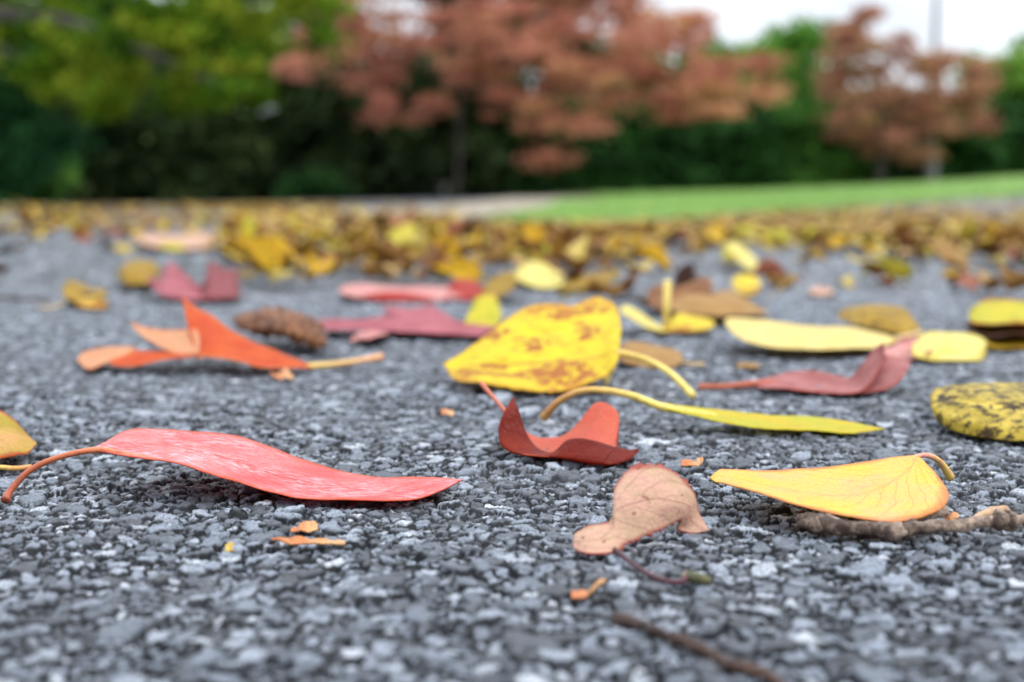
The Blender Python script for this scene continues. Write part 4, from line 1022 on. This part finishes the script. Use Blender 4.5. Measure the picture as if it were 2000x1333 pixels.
# central russet tree
r1 = lobes([(600, -220, 1240, 40, 76), (600, 20, 960, 130, 26), (560, 100, 760, 160, 13), (730, 180, 880, 235, 9), (900, 10, 1230, 190, 50), (1200, 30, 1400, 190, 28), (950, 170, 1180, 250, 16), (1040, 240, 1110, 320, 5), (1290, 170, 1420, 240, 12), (1360, 110, 1500, 190, 14)], 0, 14, 34, 19, 1.3, 7, 1.75, .62)
tree('wide russet-orange tree with drooping branches in the middle', 'russet_tree', 892, 19.5, r1, C_red, 38000, .038, .03, seed=7, trunk_top=3.0, limbs=9)
r2 = lobes([(1650, 15, 1770, 120, 15), (1620, 100, 1840, 200, 26), (1640, 180, 1920, 260, 34), (1680, 250, 1800, 310, 12), (1800, 110, 1960, 210, 16)], 0, 12, 27, 24, .9, 9, 1.6, .65)
tree('smaller faded russet tree beside the grey pole', 'russet_tree', 1716, 24, r2, C_red2, 15000, .046, .07, seed=9, trunk_top=2.2)
# tall greens behind
def back(label, boxes, D, mat, nl, size, px, seed, tr=.2, cat='tree', name='leafy_tree', rmin=38, rmax=75, dy=1.5):
    tree(label, name, px, D + .3, lobes(boxes, 0, rmin, rmax, D, dy, seed), mat, nl, size, tr, seed=seed, cat=cat, trunkname='stem' if cat != 'tree' else 'trunk', limbs=3)
back('tall dark tree standing behind the yellowing tree on the left', [(-250, -500, 500, 200, 60)], 25, C_dkg, 26000, .11, 200, 21, .25)
back('tall dark tree between the yellowing tree and the russet tree', [(430, -500, 900, 190, 46)], 26, C_dkg, 21000, .11, 640, 22, .25)
back('tall dark tree hidden behind the wide russet crown', [(860, -420, 1170, 230, 34)], 27, C_dkg, 17000, .11, 1080, 23, .25)
back('mid green tree showing behind the right end of the russet crown', [(1210, 110, 1420, 260, 18)], 29, C_mg, 9000, .11, 1330, 24, .2, rmin=34, rmax=60)
back('bright green rounded tree in the gap between the two russet trees', [(1470, 90, 1640, 320, 24), (1500, 70, 1600, 110, 4)], 29, C_lg, 15000, .09, 1560, 25, .2, rmin=32, rmax=55)
back('pale yellow-green tree at the right frame edge', [(1900, 140, 2180, 340, 30), (1960, 90, 2180, 160, 8)], 28, C_lg, 14000, .10, 2040, 26, .2, rmin=34, rmax=60)
back('green tree behind the faded russet crown', [(1640, 180, 1920, 290, 18)], 30, C_mg, 9000, .11, 1780, 27, .2, rmin=34, rmax=55)
# shaded understorey, one shrub after another along the wood's edge
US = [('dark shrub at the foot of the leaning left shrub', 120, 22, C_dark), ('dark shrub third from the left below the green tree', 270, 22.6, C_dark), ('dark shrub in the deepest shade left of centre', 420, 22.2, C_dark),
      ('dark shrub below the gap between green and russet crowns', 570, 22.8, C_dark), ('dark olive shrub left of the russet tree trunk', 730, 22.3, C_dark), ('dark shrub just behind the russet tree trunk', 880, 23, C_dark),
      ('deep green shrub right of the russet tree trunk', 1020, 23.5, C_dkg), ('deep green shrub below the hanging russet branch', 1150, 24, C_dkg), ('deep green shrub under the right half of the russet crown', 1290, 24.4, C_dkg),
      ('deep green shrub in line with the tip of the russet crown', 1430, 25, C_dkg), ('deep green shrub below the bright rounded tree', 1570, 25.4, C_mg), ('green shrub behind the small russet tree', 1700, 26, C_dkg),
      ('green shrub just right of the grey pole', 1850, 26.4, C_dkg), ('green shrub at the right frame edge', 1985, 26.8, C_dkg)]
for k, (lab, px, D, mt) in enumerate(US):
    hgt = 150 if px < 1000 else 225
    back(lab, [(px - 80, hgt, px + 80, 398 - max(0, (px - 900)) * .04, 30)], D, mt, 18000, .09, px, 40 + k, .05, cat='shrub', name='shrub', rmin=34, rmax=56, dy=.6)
LOW = [('low lighter green bush at the foot of the wood, far left', 60, 360, C_mg), ('low green bush on the shaded verge in the middle', 620, 375, C_dkg), ('low green bush below the hanging russet twig', 1190, 335, C_dkg)]
for k, (lab, px, py, mt) in enumerate(LOW):
    back(lab, [(px - 55, py - 20, px + 55, py + 25, 8)], 20.5 if px > 300 else 12, mt, 3500, .05, px, 70 + k, .02, cat='shrub', name='shrub', rmin=20, rmax=34, dy=.3)

# grey pole standing on the lawn beside the small russet tree
X, Y, z = at(1814, 25.2)
e = empty('utility_pole', (X, Y, z)); tag(e, 'plain grey pole rising through the small russet tree', 'pole')
def paint(name, c, rough):
    m, nt = newmat(name); N = NT(nt); tc = N.n('ShaderNodeTexCoord'); nz = N.noise(tc.outputs['Object'], 6, 5, .6)
    pb = N.n('ShaderNodeBsdfPrincipled'); N.l(N.mix(N.mr(nz, .3, .7, 0, .4), c, tuple(x * .7 for x in c)), pb.inputs['Base Color']); pb.inputs['Roughness'].default_value = rough
    out = N.n('ShaderNodeOutputMaterial'); N.l(pb.outputs[0], out.inputs[0]); return m
GREY = paint('grey_pole_paint', (.15, .145, .15), .6)
tube('base', [(X, Y, z - .1), (X, Y, z + .1), (X, Y, z + .62), (X, Y, z + .66)], [.15, .14, .135, .07], GREY, e, (X, Y, z), ns=20)
tube('shaft', [(X, Y, z + .6), (X + .04, Y, z + 3.5), (X + .09, Y, z + 7.5)], [.06, .045, .035], GREY, e, (X, Y, z), ns=20)

# ------------------------------------------------------------------ light, sky, camera
EL, AZ = rad(50), rad(118)      # AZ clockwise from +Y
w = bpy.data.worlds.new('World'); SC.world = w; w.use_nodes = True
nt = w.node_tree; nt.nodes.clear(); N = NT(nt)
sky = N.n('ShaderNodeTexSky', sky_type='NISHITA'); sky.sun_disc = False; sky.sun_elevation = EL; sky.sun_rotation = AZ
sky.dust_density = 4.0; sky.air_density = 1.0; sky.ozone_density = 1.0
bg = N.n('ShaderNodeBackground'); bg.inputs[1].default_value = .15
tcw = N.n('ShaderNodeTexCoord'); cn = N.noise(tcw.outputs['Generated'], 2.2, 5, .55)      # broken cloud deck over the blue
cloud = N.mix(N.mr(N.noise(tcw.outputs['Generated'], 5, 4, .6), .3, .7), (8.8, 9.6, 10.6), (10.4, 11, 11.8))
sz = N.n('ShaderNodeSeparateXYZ'); N.l(tcw.outputs['Generated'], sz.inputs[0])
cloud = N.mix(N.mr(sz.outputs[2], .05, 1, 0, 1, False), cloud, (27, 28.5, 30.5))
N.l(N.mix(N.mr(cn, .30, .52, .55, 1), sky.outputs[0], cloud), bg.inputs[0]); out = N.n('ShaderNodeOutputWorld'); N.l(bg.outputs[0], out.inputs[0])
L = bpy.data.lights.new('sun', 'SUN'); L.energy = 2.1; L.angle = rad(11); L.color = (1, .96, .90)
lo = bpy.data.objects.new('sun', L); COL.objects.link(lo)
sd = Vector((math.sin(AZ) * math.cos(EL), math.cos(AZ) * math.cos(EL), math.sin(EL)))
lo.rotation_euler = sd.to_track_quat('Z', 'Y').to_euler()
cd = bpy.data.cameras.new('camera'); cam = bpy.data.objects.new('camera', cd); COL.objects.link(cam); SC.camera = cam
cd.sensor_width = 36; cd.lens = F * 36 / 2000; cd.clip_start = .01; cd.clip_end = 2000
cam.location = (0, 0, H); cam.rotation_euler = (math.pi / 2 - TH, 0, 0)
cd.dof.use_dof = True; cd.dof.focus_distance = .262; cd.dof.aperture_fstop = cd.lens / 3.3   # 3.3 mm opening
cd.dof.aperture_blades = 0
SC.view_settings.view_transform = 'Standard'; SC.view_settings.look = 'None'; SC.view_settings.gamma = 1
SC.view_settings.exposure = -0.48
SC.render.engine = 'CYCLES'; SC.cycles.use_denoising = True
SC.cycles.max_bounces = 6; SC.cycles.transparent_max_bounces = 4
